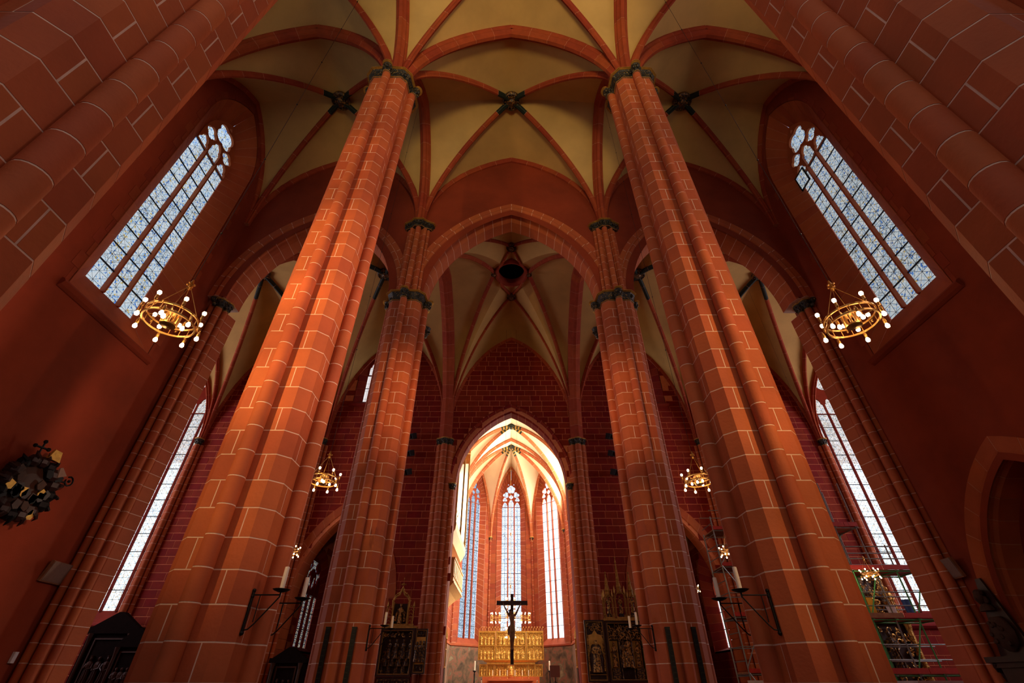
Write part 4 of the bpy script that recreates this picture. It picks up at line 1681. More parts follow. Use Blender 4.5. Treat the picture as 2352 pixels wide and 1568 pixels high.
def make_chandelier(label, loc, ztop, power=60):
    t = thing('chandelier', label, 'chandelier', loc, 0.2)
    CS = 0.77
    t.scale = (CS, CS, CS)
    for z in (0.07, -0.07):
        b = MB()
        hoop(b, 0.38, z)
        b.build('hoop', M['brass'], t)
    for k in range(16):
        a = 2 * pi * k / 16
        put('hoop_strut', STRUT, t, (0.38 * cos(a), 0.38 * sin(a), 0))
    b = MB()
    for k in range(10):
        a = 2 * pi * k / 10
        b.tube([(0.11 * cos(a), 0.11 * sin(a), -.10), (0.11 * cos(a), 0.11 * sin(a), .12)], 0.018, 6)
    b.lathe([(0.02, -.14), (0.12, -.12), (0.12, -.09), (0.03, -.08)], 12)
    b.lathe([(0.03, .10), (0.12, .11), (0.12, .13), (0.02, .16)], 12)
    for k in range(4):
        a = 2 * pi * k / 4 + .4
        b.tube([(0.1 * cos(a), 0.1 * sin(a), 0), (0.38 * cos(a), 0.38 * sin(a), 0)], 0.006, 5)
    b.build('centre_drum', M['brass'], t)

    def lamp(x, y, z, up, tiltx, tilty):
        h = put('lamp_holder', HOLD, t, (x, y, z))
        bl = put('bulb', BULB, h, (0, 0, 0))
        h.rotation_euler = (0 if up else pi, 0, 0)
    for k in range(7):
        a = 2 * pi * k / 7
        lamp(0.44 * cos(a), 0.44 * sin(a), .20, True, 0, 0)
        a += pi / 7
        lamp(0.45 * cos(a), 0.45 * sin(a), -.19, False, 0, 0)
    for k in range(3):
        a = 2 * pi * k / 3 + .5
        lamp(0.2 * cos(a), 0.2 * sin(a), -.08, False, 0, 0)
    b = MB()
    for k in range(4):
        a = 2 * pi * k / 4 + .4
        b.tube([(0.38 * cos(a), 0.38 * sin(a), .07), (0.03 * cos(a), 0.03 * sin(a), .72)], 0.006, 5)
    b.build('suspension_rod', M['brass'], t)
    b = MB()
    b.lathe([(0.01, .68), (0.045, .72), (0.03, .76), (0.055, .80), (0.03, .85), (0.01, .92)], 10)
    for k in range(4):
        a = 2 * pi * k / 4
        b.ball((.06 * cos(a), .06 * sin(a), .80), .02, 6, 4)
    b.build('knob', M['brass'], t, True)
    b = MB()
    b.tube([(0, 0, .9), (0, 0, (ztop - loc[2]) / CS)], 0.006, 5)
    z = 2.2
    while z < (ztop - loc[2]) / CS - 1:
        b.ball((0, 0, z), .022, 6, 4)
        z += 2.6
    b.build('cable', M['black'], t)
    d = bpy.data.lights.new('chandelier_light', 'POINT')
    d.energy = power
    d.color = (1.0, 0.60, 0.28)
    d.shadow_soft_size = 0.3
    o = bpy.data.objects.new('chandelier_light', d)
    o.parent = t
    o.location = (0, 0, -0.02)
    COL.objects.link(o)
    return t


TB = Bay(XP, 11.45, YCE - 0.3, YE, HL, TR)
TB2 = Bay(11.45, 19.0, YCE - 0.3, YE, HL, TR)
make_chandelier('brass ring chandelier with lit bulbs hanging before the left aisle window', (-4.37, 4.5, 5.34), 23.0, 16)
make_chandelier('brass ring chandelier with lit bulbs hanging before the right aisle window', (4.37, 4.5, 5.34), 23.0, 16)
make_chandelier('small-looking brass ring chandelier between the left pier and the left crossing pier', (-4.30, 10.25, 5.35), 23.0, 14)
make_chandelier('small-looking brass ring chandelier between the right pier and the right crossing pier', (4.30, 10.25, 5.35), 23.0, 14)
make_chandelier('chandelier mostly hidden behind the left nave pier, a few bulbs showing above its candle bracket', (-9.0, 20.0, 5.95), TB.z(9.0, 20) + .05, 14)
make_chandelier('chandelier mostly hidden behind the right nave pier, beside the scaffold tower', (8.9, 20.0, 5.95), TB.z(8.9, 20) + .05, 14)
make_chandelier('lit chandelier between the scaffold and the right nave pier', (15.0, 21.0, 5.3), TB2.z(15, 21) + .05, 14)
make_chandelier('lit chandelier inside the right side chapel by the crossing pier', (10.9, 30.6, 6.2), Bay(4.6, 12.3, YE + 1.0, 34.6, 6.8, 4.6).z(10.9, 30.6) + .05, 8)

# the star of lamps in the choir
t = thing('choir_chandelier', 'cross-shaped crown of many small lamps glowing behind the crucifix', 'chandelier', (-.03, 36.0, 5.25))
b = MB()
b.tube([(0, 0, -1.2), (0, 0, 13.9)], .012, 5)
b.tube([(-1.1, 0, 0), (1.1, 0, 0)], .02, 6)
for z in (5.4, 1.9):
    b.lathe([(0.01, z - .12), (0.06, z - .05), (0.03, z), (0.06, z + .06), (0.01, z + .13)], 8)
b.build('stem', M['brass'], t)
for (cx, czz) in ((-1.0, 0), (1.0, 0), (0, .9), (0, -.85), (0, .15)):
    b = MB()
    hoop(b, .34, czz + .12, .012, .012, 20, (cx, 0))
    hoop(b, .34, czz - .12, .012, .012, 20, (cx, 0))
    for k in range(8):
        a = 2 * pi * k / 8
        b.tube([(cx + .34 * cos(a), .34 * sin(a), czz - .2), (cx + .34 * cos(a), .34 * sin(a), czz + .2)], .012, 5)
        b.tube([(cx + .34 * cos(a), .34 * sin(a), czz), (cx, 0, czz)], .008, 4)
    h = b.build('lamp_ring', M['brass'], t)
    for k in range(8):
        a = 2 * pi * k / 8
        for z in (.26, -.26):
            put('bulb', BULB, h, (cx + .34 * cos(a), .34 * sin(a), czz + z), scale=(1.0, 1.0, 0.9))

# ------------------------------------------------------------------ iron candle brackets (arm points to +x)
b = MB()
b.box(-0.012, 0.012, -.018, .018, -.43, .05)
b.ball((0, 0, .05), .028, 6, 4)
b.ball((0, 0, -.43), .03, 6, 4)
b.ball((0, 0, -.02), .026, 6, 4)
BR_PLATE = b.mesh('wall_plate', M['iron'])
b = MB()
b.tube([(0, 0, 0), (.36, 0, 0)], .009, 6)
b.tube([(.10, 0, 0), (.10, 0, -.31)], .007, 6)
b.tube([(0, 0, -.40), (.06, 0, -.39), (.12, 0, -.33), (.30, 0, -.10), (.36, 0, -.02)], .009, 6)
b.tube([(.36, 0, -.03), (.36, 0, .05)], .011, 6)
BR_ARM = b.mesh('arm', M['iron'])
b = MB()
b.lathe([(0.01, .03), (0.04, .032), (0.09, .05), (0.115, .065), (0.108, .068), (0.03, .06), (0.01, .06)], 16, (.36, 0, 0))
BR_TRAY = b.mesh('drip_tray', M['iron'], True)
b = MB()
b.lathe([(0.03, 0), (0.031, .13), (0.029, .26), (0.027, .275), (0.02, .27), (0.004, .268)], 12)
b.tube([(0, 0, .265), (0.003, 0, .285)], .003, 4)
CANDLE = b.mesh('candle', M['wax'], True)
spots = []
for (x, y, pn, zt) in ((XP, Y1, 'nave pier', 2.56), (XP, Y2, 'crossing pier', 2.70)):
    for sx in (-1, 1):
        for k, dy in enumerate((-.385, .385)):
            if y == Y2:
                pass
            sn = 'left' if sx < 0 else 'right'
            wh = 'front' if k == 0 else 'rear'
            bx = sx * (x - .615)
            r = thing('candle_bracket', 'black wrought-iron bracket on the %s %s, %s one of its pair' % (sn, pn, wh), 'bracket', (bx, y + dy, zt), 0 if sx < 0 else pi, 'iron candle brackets on the piers')
            put('wall_plate', BR_PLATE, r)
            put('arm', BR_ARM, r)
            put('drip_tray', BR_TRAY, r)
            c = put('candle', CANDLE, None, (bx - sx * .36, y + dy, zt + .064), 0.3)
            tag(c, 'thick white candle on the %s iron bracket of the %s %s' % (wh, sn, pn), 'candle', 'thick white candles on the brackets')

# column loudspeakers on the crossing piers
for sx in (-1, 1):
    for k, dx in enumerate((-.29, .33)):
        b = MB()
        b.box(-.05, .05, -.07, .0, 0, 1.55)
        b.box(-.055, .055, -.075, 0.0, 1.53, 1.56)
        o = thing('column_loudspeaker', 'slim dark green column loudspeaker on the %s crossing pier, %s side' % ('left' if sx < 0 else 'right', 'aisle' if k == 0 else 'nave'), 'loudspeaker', (sx * XP - sx * dx, Y2 - .605, 1.15))
        b.build('case', M['green_paint'], o)
        g = MB()
        for i in range(14):
            g.box(-.04, .04, -.078, -.070, .06 + i * .105, .06 + i * .105 + .08)
        g.build('grille', M['black'], o)

# flat loudspeaker panels on the aisle walls
for sx in (-1, 1):
    o = thing('wall_loudspeaker', 'flat beige loudspeaker panel high on the %s aisle wall' % ('left' if sx < 0 else 'right'), 'loudspeaker', (sx * (XW - (.10 if sx < 0 else .2)), 12.9 if sx < 0 else 13.2, 3.9 if sx < 0 else 4.05))
    b = MB()
    b.box(-.04, .04, -.33, .33, -.24, .24, Matrix.Rotation(sx * -0.25, 4, 'Y'))
    b.build('case', M['plank'], o)
    b = MB()
    b.box(-.01, .01, -.31, .31, -.22, .22, Matrix.Translation((-sx * .045, 0, 0)) @ Matrix.Rotation(sx * -0.25, 4, 'Y'))
    b.build('front_panel', M['speaker'], o)
    b = MB()
    b.tube([(0, 0, 0), (sx * .10, 0, .05)], .02, 6)
    b.build('bracket', M['black'], o)
b = MB()
b.box(-.03, .03, -.05, .05, -.11, .11)
b.box(-.036, .036, -.035, .035, .02, .09)
tag(b.build('wall_box', M['white_paint'], None, loc=(-XW + .04, 13.05, 2.12)), 'small white electric box low on the left aisle wall', 'box')

# six spotlights on the east wall
for sx in (-1, 1):
    for k, z in enumerate((13.75, 12.65, 11.5)):
        o = thing('spotlight', 'black theatre spotlight on the east wall %s of the choir arch, %s of three' % ('left' if sx < 0 else 'right', ('topmost', 'middle', 'lowest')[k]), 'spotlight', (sx * 5.97, YE - .30, z), 0, 'black spotlights on the east wall')
        R = Matrix.Rotation(sx * .5, 4, 'Z') @ Matrix.Rotation(.45, 4, 'X')
        b = MB()
        b.box(-.12, .12, -.16, .16, -.17, .17, R)
        b.build('housing', M['black'], o)
        b = MB()
        for q in range(4):
            A = R @ Matrix.Rotation(q * pi / 2, 4, 'Y')
            b.box(-.13, .13, -.32, -.16, .14, .15, A)
        b.build('barn_door', M['black'], o)
        b = MB()
        b.tube([(-.15, 0, 0), (-.15, .1, .22), (.15, .1, .22), (.15, 0, 0)], .012, 5)
        b.tube([(0, .1, .22), (0, .30, .22)], .018, 5)
        b.build('yoke', M['black'], o)

# carved corbels at the back of the crossing piers and wires
for sx in (-1, 1):
    t = PL2 if sx < 0 else PR2
    b = MB()
    b.lathe([(.05, 12.35), (.10, 12.5), (.08, 12.6), (.17, 12.75), (.19, 12.8)], 8, (-sx * .70, .62, 0))
    for i in range(6):
        b.ball((-sx * .70 + .13 * cos(i), .62 + .13 * sin(i), 12.62), .05, 5, 3)
    b.build('corbel', M['leaf'], t)

# ------------------------------------------------------------------ crucifix
t = thing('crucifix', 'dark wooden crucifix with a carved hanging figure, before the golden high altar', 'crucifix', (0.05, 25.0, 4.75))
b = MB()
b.box(-.075, .075, -.04, .04, -2.40, .38)
b.build('upright_beam', M['dark_wood'], t)
b = MB()
b.box(-.74, .74, -.045, .035, -.09, .09)
b.build('cross_beam', M['dark_wood'], t)
b = MB()
for x in (-.38, .28):
    b.tube([(x, 0, .08), (x, 0, cb.z(x, 25.0) + .05 - 4.75)], .006, 4)
b.build('hanging_cable', M['black'], t)


def skinned(name, joints, edges, mat, parent, root=0, sub=2, loc=(0, 0, 0)):
    me = bpy.data.meshes.new(name)
    me.from_pydata([j[0] for j in joints], edges, [])
    me.materials.append(mat)
    o = put(name, me, parent, loc)
    m = o.modifiers.new('skin', 'SKIN')
    m.use_smooth_shade = True
    if not me.skin_vertices:
        import bmesh
        bm = bmesh.new()
        bm.from_mesh(me)
        bm.verts.layers.skin.verify()
        bm.to_mesh(me)
        bm.free()
    for i, j in enumerate(joints):
        sv = me.skin_vertices[0].data[i]
        r = j[1]
        sv.radius = r if isinstance(r, tuple) else (r, r)
        sv.use_root = (i == root)
    s = o.modifiers.new('sub', 'SUBSURF')
    s.levels = s.render_levels = sub
    return o


J = [((0, -.13, -1.02), (.115, .09)),      # 0 pelvis
     ((0.01, -.14, -.86), (.10, .075)),    # 1 waist
     ((0.0, -.15, -.68), (.135, .09)),     # 2 chest
     ((-.01, -.15, -.54), (.10, .06)),     # 3 upper chest
     ((-.03, -.19, -.46), (.045, .045)),   # 4 neck
     ((-.065, -.24, -.39), (.075, .085)),  # 5 head
     ((-.075, -.25, -.33), (.06, .07)),    # 6 crown
     ((-.16, -.14, -.52), (.055, .055)),   # 7 shoulder
     ((-.29, -.11, -.28), (.038, .038)),   # 8 elbow
     ((-.41, -.07, -.06), (.026, .026)),   # 9 wrist
     ((-.44, -.07, .01), (.030, .016)),    # 10 hand
     ((.15, -.14, -.52), (.055, .055)),
     ((.28, -.11, -.28), (.038, .038)),
     ((.40, -.07, -.06), (.026, .026)),
     ((.43, -.07, .01), (.030, .016)),
     ((-.075, -.14, -1.12), (.085, .085)),  # 15 hip
     ((-.05, -.25, -1.44), (.058, .058)),   # 16 knee
     ((-.02, -.12, -1.78), (.036, .036)),   # 17 ankle
     ((-.01, -.19, -1.88), (.036, .025)),   # 18 foot
     ((.075, -.14, -1.12), (.085, .085)),
     ((.06, -.26, -1.43), (.058, .058)),
     ((.03, -.15, -1.77), (.036, .036)),
     ((.02, -.22, -1.87), (.036, .025))]
E = [(0, 1), (1, 2), (2, 3), (3, 4), (4, 5), (5, 6), (3, 7), (7, 8), (8, 9), (9, 10), (3, 11), (11, 12), (12, 13), (13, 14),
     (0, 15), (15, 16), (16, 17), (17, 18), (0, 19), (19, 20), (20, 21), (21, 22)]
skinned('body', J, E, M['flesh'], t)
for sg, hx in ((-1, -.44), (1, .43)):
    f = MB()
    for k in range(4):
        dx = (k - 1.5) * .013
        l = (.045, .055, .058, .048)[k]
        f.tube([(hx + dx, -.075, .03), (hx + dx * 1.3, -.09, .03 + l * .6), (hx + dx * 1.4, -.115, .03 + l * .75)], .006, 5)
    f.tube([(hx - sg * .025, -.08, .0), (hx - sg * .045, -.10, .03)], .007, 5)
    f.build('fingers', M['flesh'], t)
h = MB()
h.ball((-.066, -.215, -.375), .088, 10, 7, 1.1)
h.ball((-.12, -.23, -.45), .04, 7, 5, 1.6)
h.ball((-.00, -.22, -.44), .035, 7, 5, 1.6)
h.build('hair', M['dark_wood'], t, True)
h = MB()
h.tube([(-.068 + .085 * cos(2 * pi * k / 12), -.235 + .085 * sin(2 * pi * k / 12), -.335 + .01 * (k % 2)) for k in range(13)], .012, 5)
for k in range(9):
    a = 2 * pi * k / 9
    h.tube([(-.068 + .085 * cos(a), -.235 + .085 * sin(a), -.335), (-.068 + .12 * cos(a + .2), -.235 + .12 * sin(a + .2), -.32)], .005, 4)
h.build('crown_of_thorns', M['dark_wood'], t)
h = MB()
h.ball((-.068, -.325, -.40), .014, 6, 4, 1.6)
h.ball((-.066, -.30, -.455), .035, 8, 5, 1.3)
h.build('nose_and_beard', M['flesh'], t, True)
l = MB()
l.lathe([(.115, -1.24), (.15, -1.17), (.142, -1.06), (.128, -.96), (.122, -.93)], 14, (0, -.135, 0), 1.0, .82)
l.ball((-.14, -.16, -1.0), .05, 7, 5)
l.tube([(-.15, -.17, -1.02), (-.175, -.17, -1.12), (-.165, -.17, -1.24), (-.18, -.17, -1.32)], .035, 6, rr=[.03, .04, .035, .01])
l.build('loincloth', M['loin'], t, True)


# ------------------------------------------------------------------ carved figures for the altars
def figure(mb, x, y, z, h, rnd, lean=0.0, crown=False, wide=1.0):
    k = h / 1.7
    w = 0.22 * k * wide
    m = Matrix.Translation((x, y, z)) @ Matrix.Rotation(lean, 4, 'Y') @ Matrix.Rotation(rnd.uniform(-.5, .5), 4, 'Z')
    mb.lathe([(w * 1.15, 0), (w * 1.2, .05 * k), (w * .95, .5 * k), (w * .8, .95 * k), (w * 1.02, 1.25 * k), (w * .9, 1.38 * k), (w * .3, 1.44 * k), (w * .28, 1.47 * k)], 8, (0, 0, 0), 1.0, .7, m)
    mb.lathe([(.03 * k, 1.44 * k), (.085 * k, 1.50 * k), (.10 * k, 1.58 * k), (.085 * k, 1.66 * k), (.02 * k, 1.70 * k)], 8, (rnd.uniform(-.02, .02) * k, -.03 * k, 0), 1, 1.1, m)
    if crown or rnd.random() < .4:
        mb.lathe([(.09 * k, 1.63 * k), (.115 * k, 1.75 * k), (.04 * k, 1.76 * k)], 7, (0, -.02 * k, 0), 1, 1, m)
    for s in (-1, 1):
        q = rnd.uniform(-.1, .15)
        P = [m @ Vector(p) for p in ((s * w * .95, 0, 1.3 * k), (s * w * 1.15, -.06 * k, 1.05 * k), (s * w * .35, -w * .95, (1.0 + q) * k))]
        mb.tube(P, .05 * k, 5, rr=[.06 * k, .055 * k, .035 * k])
    # folds
    for i in range(3):
        a = -pi / 2 + (i - 1) * .6
        P = [m @ Vector(p) for p in ((w * .8 * cos(a), w * .6 * sin(a), 1.0 * k), (w * 1.05 * cos(a + .1), w * .78 * sin(a + .1), .5 * k), (w * 1.2 * cos(a - .1), w * .85 * sin(a), .03 * k))]
        mb.tube(P, .02 * k, 4)


def frame_box(mb, x0, x1, z0, z1, y, th, d):
    mb.box(x0, x1, y - d, y, z0, z0 + th)
    mb.box(x0, x1, y - d, y, z1 - th, z1)
    mb.box(x0, x0 + th, y - d, y, z0 + th, z1 - th)
    mb.box(x1 - th, x1, y - d, y, z0 + th, z1 - th)


def canopy_row(mb, x0, x1, z, n, h, y, r=.018):
    """row of little ogee gables with finials"""
    w = (x1 - x0) / n
    for i in range(n):
        a, e = x0 + i * w, x0 + (i + 1) * w
        m_ = (a + e) / 2
        mb.tube([(a + .01, y, z), (a + w * .12, y, z + h * .35), (a + w * .35, y, z + h * .6), (m_, y, z + h)], r, 4)
        mb.tube([(e - .01, y, z), (e - w * .12, y, z + h * .35), (e - w * .35, y, z + h * .6), (m_, y, z + h)], r, 4)
        mb.ball((m_, y, z + h), r * 2, 5, 3)
        mb.tube([(a, y, z - h * .4), (a, y, z + h * 1.1)], r * .8, 4)


def tracery_fill(mb, x0, x1, z0, z1, y, rnd, n=20, r=.02):
    """interlaced branch work"""
    for i in range(n):
        x = rnd.uniform(x0 + .04, x1 - .04)
        z = rnd.uniform(z0 + .03, z1 - .03)
        rr = rnd.uniform(.05, .12) * min(1, (z1 - z0) * 2)
        a0 = rnd.uniform(0, 6.28)
        pts = []
        for k in range(6):
            a = a0 + k * .9
            px, pz = x + rr * cos(a), z + rr * sin(a)
            pts.append((min(max(px, x0), x1), y - .02 * (k % 2), min(max(pz, z0), z1)))
        mb.tube(pts, r, 4)


# ---- high altar
rnd = random.Random(5)
YA = 41.6
t = thing('high_altar', 'golden carved winged high altar with rows of gilded figures, at the end of the choir', 'altar', (0.0, YA, 0.9))
zz = -0.9


def panel(x0, x1, z0, z1, name, rows, cols, mat='carved_gold', fh=.8):
    b = MB()
    b.box(x0, x1, 0.02, .12, z0, z1)
    p = b.build(name, M['carved_dark'] if False else M[mat], t)
    f = MB()
    frame_box(f, x0, x1, z0, z1, .03, .07, .12)
    for r in range(1, rows):
        zc_ = z0 + (z1 - z0) * r / rows
        f.box(x0, x1, -.08, .03, zc_ - .03, zc_ + .03)
    f.build('frame', M['gold'], p)
    cn = MB()
    for r in range(rows):
        zt_ = z0 + (z1 - z0) * (r + 1) / rows
        canopy_row(cn, x0 + .08, x1 - .08, zt_ - .26, cols, .15, -.03)
    cn.build('canopy', M['gold'], p)
    for r in range(rows):
        zb_ = z0 + (z1 - z0) * r / rows + .05
        h_ = (z1 - z0) / rows * .64
        for c in range(cols):
            g = MB()
            figure(g, x0 + .08 + (x1 - x0 - .16) * (c + .5) / cols, -.03, zb_, h_, rnd)
            g.build('figurine', M['carved_gold'], p)
    return p


panel(-2.48, -1.18, 3.1 + zz, 4.9 + zz, 'wing', 2, 4)
panel(1.18, 2.48, 3.1 + zz, 4.9 + zz, 'wing', 2, 4)
panel(-1.14, 1.14, 3.1 + zz, 4.9 + zz, 'shrine', 2, 6)
for a in range(3):
    b = MB()
    for i in range(7):
        figure(b, -.9 + a * .9 + rnd.uniform(-.25, .25), -.07, 3.2 + zz + (.9 if i % 2 else 0), .42, rnd)
    o = b.build('relief_scene', M['carved_gold'], t)
b = MB()
for i in range(23):
    x = -2.4 + i * 4.8 / 22
    b.tube([(x - .1, 0, 4.9 + zz), (x, 0, 5.05 + zz), (x + .08, 0, 5.2 + zz)], .014, 4)
    b.tube([(x + .1, 0, 4.9 + zz), (x, 0, 5.02 + zz), (x - .06, 0, 5.12 + zz)], .014, 4)
    b.ball((x + .08, 0, 5.2 + zz), .03, 5, 3)
b.box(-2.48, 2.48, -.03, .03, 4.9 + zz, 4.94 + zz)
b.build('cresting', M['gold'], t)
b = MB()
b.rings([[(-1.9, -.25, 2.98 + zz), (1.9, -.25, 2.98 + zz), (1.9, .15, 2.98 + zz), (-1.9, .15, 2.98 + zz)], [(-2.1, -.32, 3.08 + zz), (2.1, -.32, 3.08 + zz), (2.1, .15, 3.08 + zz), (-2.1, .15, 3.08 + zz)]])
b.box(-1.8, 1.8, -.2, .15, 2.84 + zz, 2.98 + zz)
b.build('ledge', M['gold_rim'], t)
for (a, e, n) in ((-2.35, -1.8, 2), (-1.78, -1.25, 2), (-1.22, -.22, 4), (.22, 1.22, 4), (1.25, 1.78, 2), (1.8, 2.35, 2)):
    panel(a, e, 2.1 + zz, 2.85 + zz, 'predella_panel', 1, n)
b = MB()
b.box(-.2, .2, -.1, .12, 2.1 + zz, 2.8 + zz)
b.lathe([(.12, 2.2 + zz), (.12, 2.6 + zz), (.02, 2.75 + zz)], 8, (0, -.12, 0))
b.build('tabernacle', M['carved_gold'], t)
b = MB()
b.box(-1.6, 1.6, -1.3, -.1, 1.85 + zz, 1.98 + zz)
b.build('table_top', M['stone'], t)
b = MB()
b.box(-1.4, 1.4, -1.15, -.1, 0, 1.85 + zz)
b.build('table_block', M['stone_rear'], t)
b = MB()
b.box(-2.1, 2.1, -.1, .15, 0, 2.1 + zz)
b.build('base', M['stone_rear'], t)
b = MB()
b.lathe([(.05, 0), (.055, .02), (.02, .05), (.025, .10), (.018, .14), (.04, .16), (.035, .17)], 8)
STICK = b.mesh('candlestick', M['brass'], True)
b = MB()
b.lathe([(.02, 0), (.02, .32), (.004, .325)], 8)
THIN = b.mesh('candle', M['wax'], True)
for i, x in enumerate((-1.32, -.80, -.27, .29, .82, 1.28)):
    o = put('candlestick', STICK, None, (x, YA - .85, 1.981))
    tag(o, 'brass candlestick on the high altar table, %s from the left' % ('first', 'second', 'third', 'fourth', 'fifth', 'sixth')[i], 'candlestick', 'candlesticks on the high altar')
    o = put('candle', THIN, None, (x, YA - .85, 2.15))
    tag(o, 'thin white candle on the high altar table, %s from the left' % ('first', 'second', 'third', 'fourth', 'fifth', 'sixth')[i], 'candle', 'candles on the high altar')
for sx, x in ((-1, -2.46), (1, 2.62)):
    o = thing('floor_candlestick', 'tall dark turned candlestick with a thick white candle, %s of the high altar' % ('left' if sx < 0 else 'right'), 'candlestick', (x, 38.0, .9))
    b = MB()
    b.lathe([(.2, 0), (.18, .06), (.05, .12), (.04, .5), (.07, .55), (.035, .62), (.05, .9), (.035, 1.0), (.05, 1.3), (.03, 1.38), (.13, 1.46), (.12, 1.49), (.03, 1.5)], 10)
    b.build('stand', M['iron'], o, True)
    b = MB()
    b.lathe([(.05, 1.5), (.05, 2.02), (.01, 2.03)], 10)
    b.build('candle', M['wax'], o, True)
o = thing('display_panel', 'square mauve-grey panel on a thin stand, right of the high altar', 'panel', (2.66, 34.0, .9))
b = MB()
b.box(-.3, .3, -.03, .03, 1.08, 1.66)
b.build('screen', M['grey_card'], o)
b = MB()
b.tube([(0, 0.03, 1.3), (0, .05, 0.05)], .025, 6)
b.tube([(0, 0.05, .9), (.25, .05, .7)], .015, 5)
b.tube([(0, 0.05, .9), (-.25, .05, .7)], .015, 5)
b.lathe([(.25, 0), (.25, .04), (.02, .06)], 10, (0, .05, 0))
b.build('stand', M['black'], o)

# candles and lamps low at the foot of the choir
for i, (x, y, z) in enumerate(((-1.75, 33.5, .62), (1.55, 33.5, .62))):
    o = thing('floor_candlestick', 'short candlestick with a white candle before the altar steps, %s' % ('left' if i == 0 else 'right'), 'candlestick', (x, y, .9))
    b = MB()
    b.lathe([(.12, 0), (.03, .05), (.03, .6), (.07, .64), (.02, .66)], 8)
    b.build('stand', M['iron'], o, True)
    b = MB()
    b.lathe([(.035, .64), (.035, .92), (.005, .93)], 8)
    b.build('candle', M['wax'], o, True)

# ---- gilded towers at the choir entrance
for sx in (-1, 1):
    o = thing('gilded_tower', 'narrow gilded shrine tower just inside the choir arch on the %s' % ('left' if sx < 0 else 'right'), 'shrine', (sx * 3.75, 29.2, 0))
    b = MB()
    b.box(-.3, .3, -.3, .3, 1.5, 2.3)
    b.rings([[(.36 * a, .36 * c, 1.35) for a, c in ((-1, -1), (1, -1), (1, 1), (-1, 1))], [(.3 * a, .3 * c, 1.5) for a, c in ((-1, -1), (1, -1), (1, 1), (-1, 1))]])
    b.box(-.2, .2, -.2, .2, 0, 1.35)
    b.build('pedestal', M['dark_stone'], o)
    b = MB()
    for a, c in ((-1, -1), (1, -1), (1, 1), (-1, 1)):
        b.tube([(.26 * a, .26 * c, 2.3), (.26 * a, .26 * c, 3.6)], .03, 5)
        b.lathe([(.05, 3.6), (.06, 3.65), (.005, 4.1)], 5, (.26 * a, .26 * c, 0))
    for z in (2.33, 3.1, 3.6):
        b.box(-.3, .3, -.3, .3, z, z + .05)
    b.lathe([(.22, 3.65), (.15, 4.1), (.17, 4.15), (.08, 4.6), (.09, 4.65), (.03, 5.1), (.05, 5.15), (.01, 5.4)], 6)
    for i in range(10):
        b.ball((.2 * cos(i * 2.4) * (1 - i * .07), .2 * sin(i * 2.4) * (1 - i * .07), 3.7 + i * .14), .03, 5, 3)
    b.build('openwork', M['gold_rim'], o)
    for z in (2.4, 3.15):
        b = MB()
        figure(b, 0, -.1, z, .45 if z > 3 else .6, rnd)
        b.build('figurine', M['carved_gold'], o)

# ---- left side altar
t = thing('side_altar', 'dark carved altarpiece with a gilded gable shrine on top, left of the choir arch', 'altar', (-5.2, 25.0, 0))
X = lambda x: x + 5.2


def shrine_box(parent, x0, x1, z0, z1, name='shrine', depth=.32, th=.08, back='dark_wood', fr='dark_wood', liner='old_gold'):
    b = MB()
    b.box(x0, x1, depth - .04, depth, z0, z1)
    p = b.build(name, M[back], parent)
    b = MB()
    frame_box(b, x0, x1, z0, z1, depth - .04, th, depth)
    b.build('frame', M[fr], p)
    b = MB()
    frame_box(b, x0 + th, x1 - th, z0 + th, z1 - th, .05, .025, .07)
    b.build('frame_moulding', M[liner], p)
    return p


p = shrine_box(t, X(-6.02), X(-4.46), 1.9, 3.72)
for i in range(13):
    g = MB()
    rowi = i % 3
    figure(g, X(-5.85) + .11 * i + .02 * rowi, .22 - .05 * rowi, 2.0 + (.0, .28, .55)[rowi], .72, rnd)
    g.build('figurine', M['carved_dark'], p)
g = MB()
tracery_fill(g, X(-5.93), X(-4.55), 3.35, 3.62, .08, rnd, 22)
g.build('foliage_frieze', M['carved_old'], p)
p = shrine_box(t, X(-4.42), X(-3.86), 2.0, 3.70, 'wing', .10, .05)
g = MB()
g.box(X(-4.36), X(-3.92), .03, .05, 2.35, 3.38)
g.build('gold_ground', M['parchment'], p)
for i in range(3):
    g = MB()
    figure(g, X(-4.29) + .15 * i, -.02, 2.42, .78, rnd)
    g.build('figurine', M['carved_dark'], p)
g = MB()
tracery_fill(g, X(-4.37), X(-3.91), 3.42, 3.62, .02, rnd, 8)
tracery_fill(g, X(-4.37), X(-3.91), 2.1, 2.28, .02, rnd, 5)
g.build('foliage_frieze', M['carved_dark'], p)
b = MB()
b.box(X(-6.05), X(-4.4), -.06, .36, 3.72, 3.80)
b.build('cornice', M['old_gold'], t)
b = MB()
b.box(X(-5.95), X(-4.5), .0, .36, 1.15, 1.88)
b.build('predella', M['dark_wood'], t)
for i in range(4):
    b = MB()
    frame_box(b, X(-5.9) + i * .36, X(-5.9) + i * .36 + .32, 1.25, 1.8, 0, .03, .03)
    figure(b, X(-5.74) + i * .36, -.01, 1.3, .42, rnd)
    b.build('predella_panel', M['carved_dark'], t)
b = MB()
b.box(X(-6.2), X(-4.2), -.5, .4, 0, 1.15)
b.build('altar_table', M['dark_stone'], t)
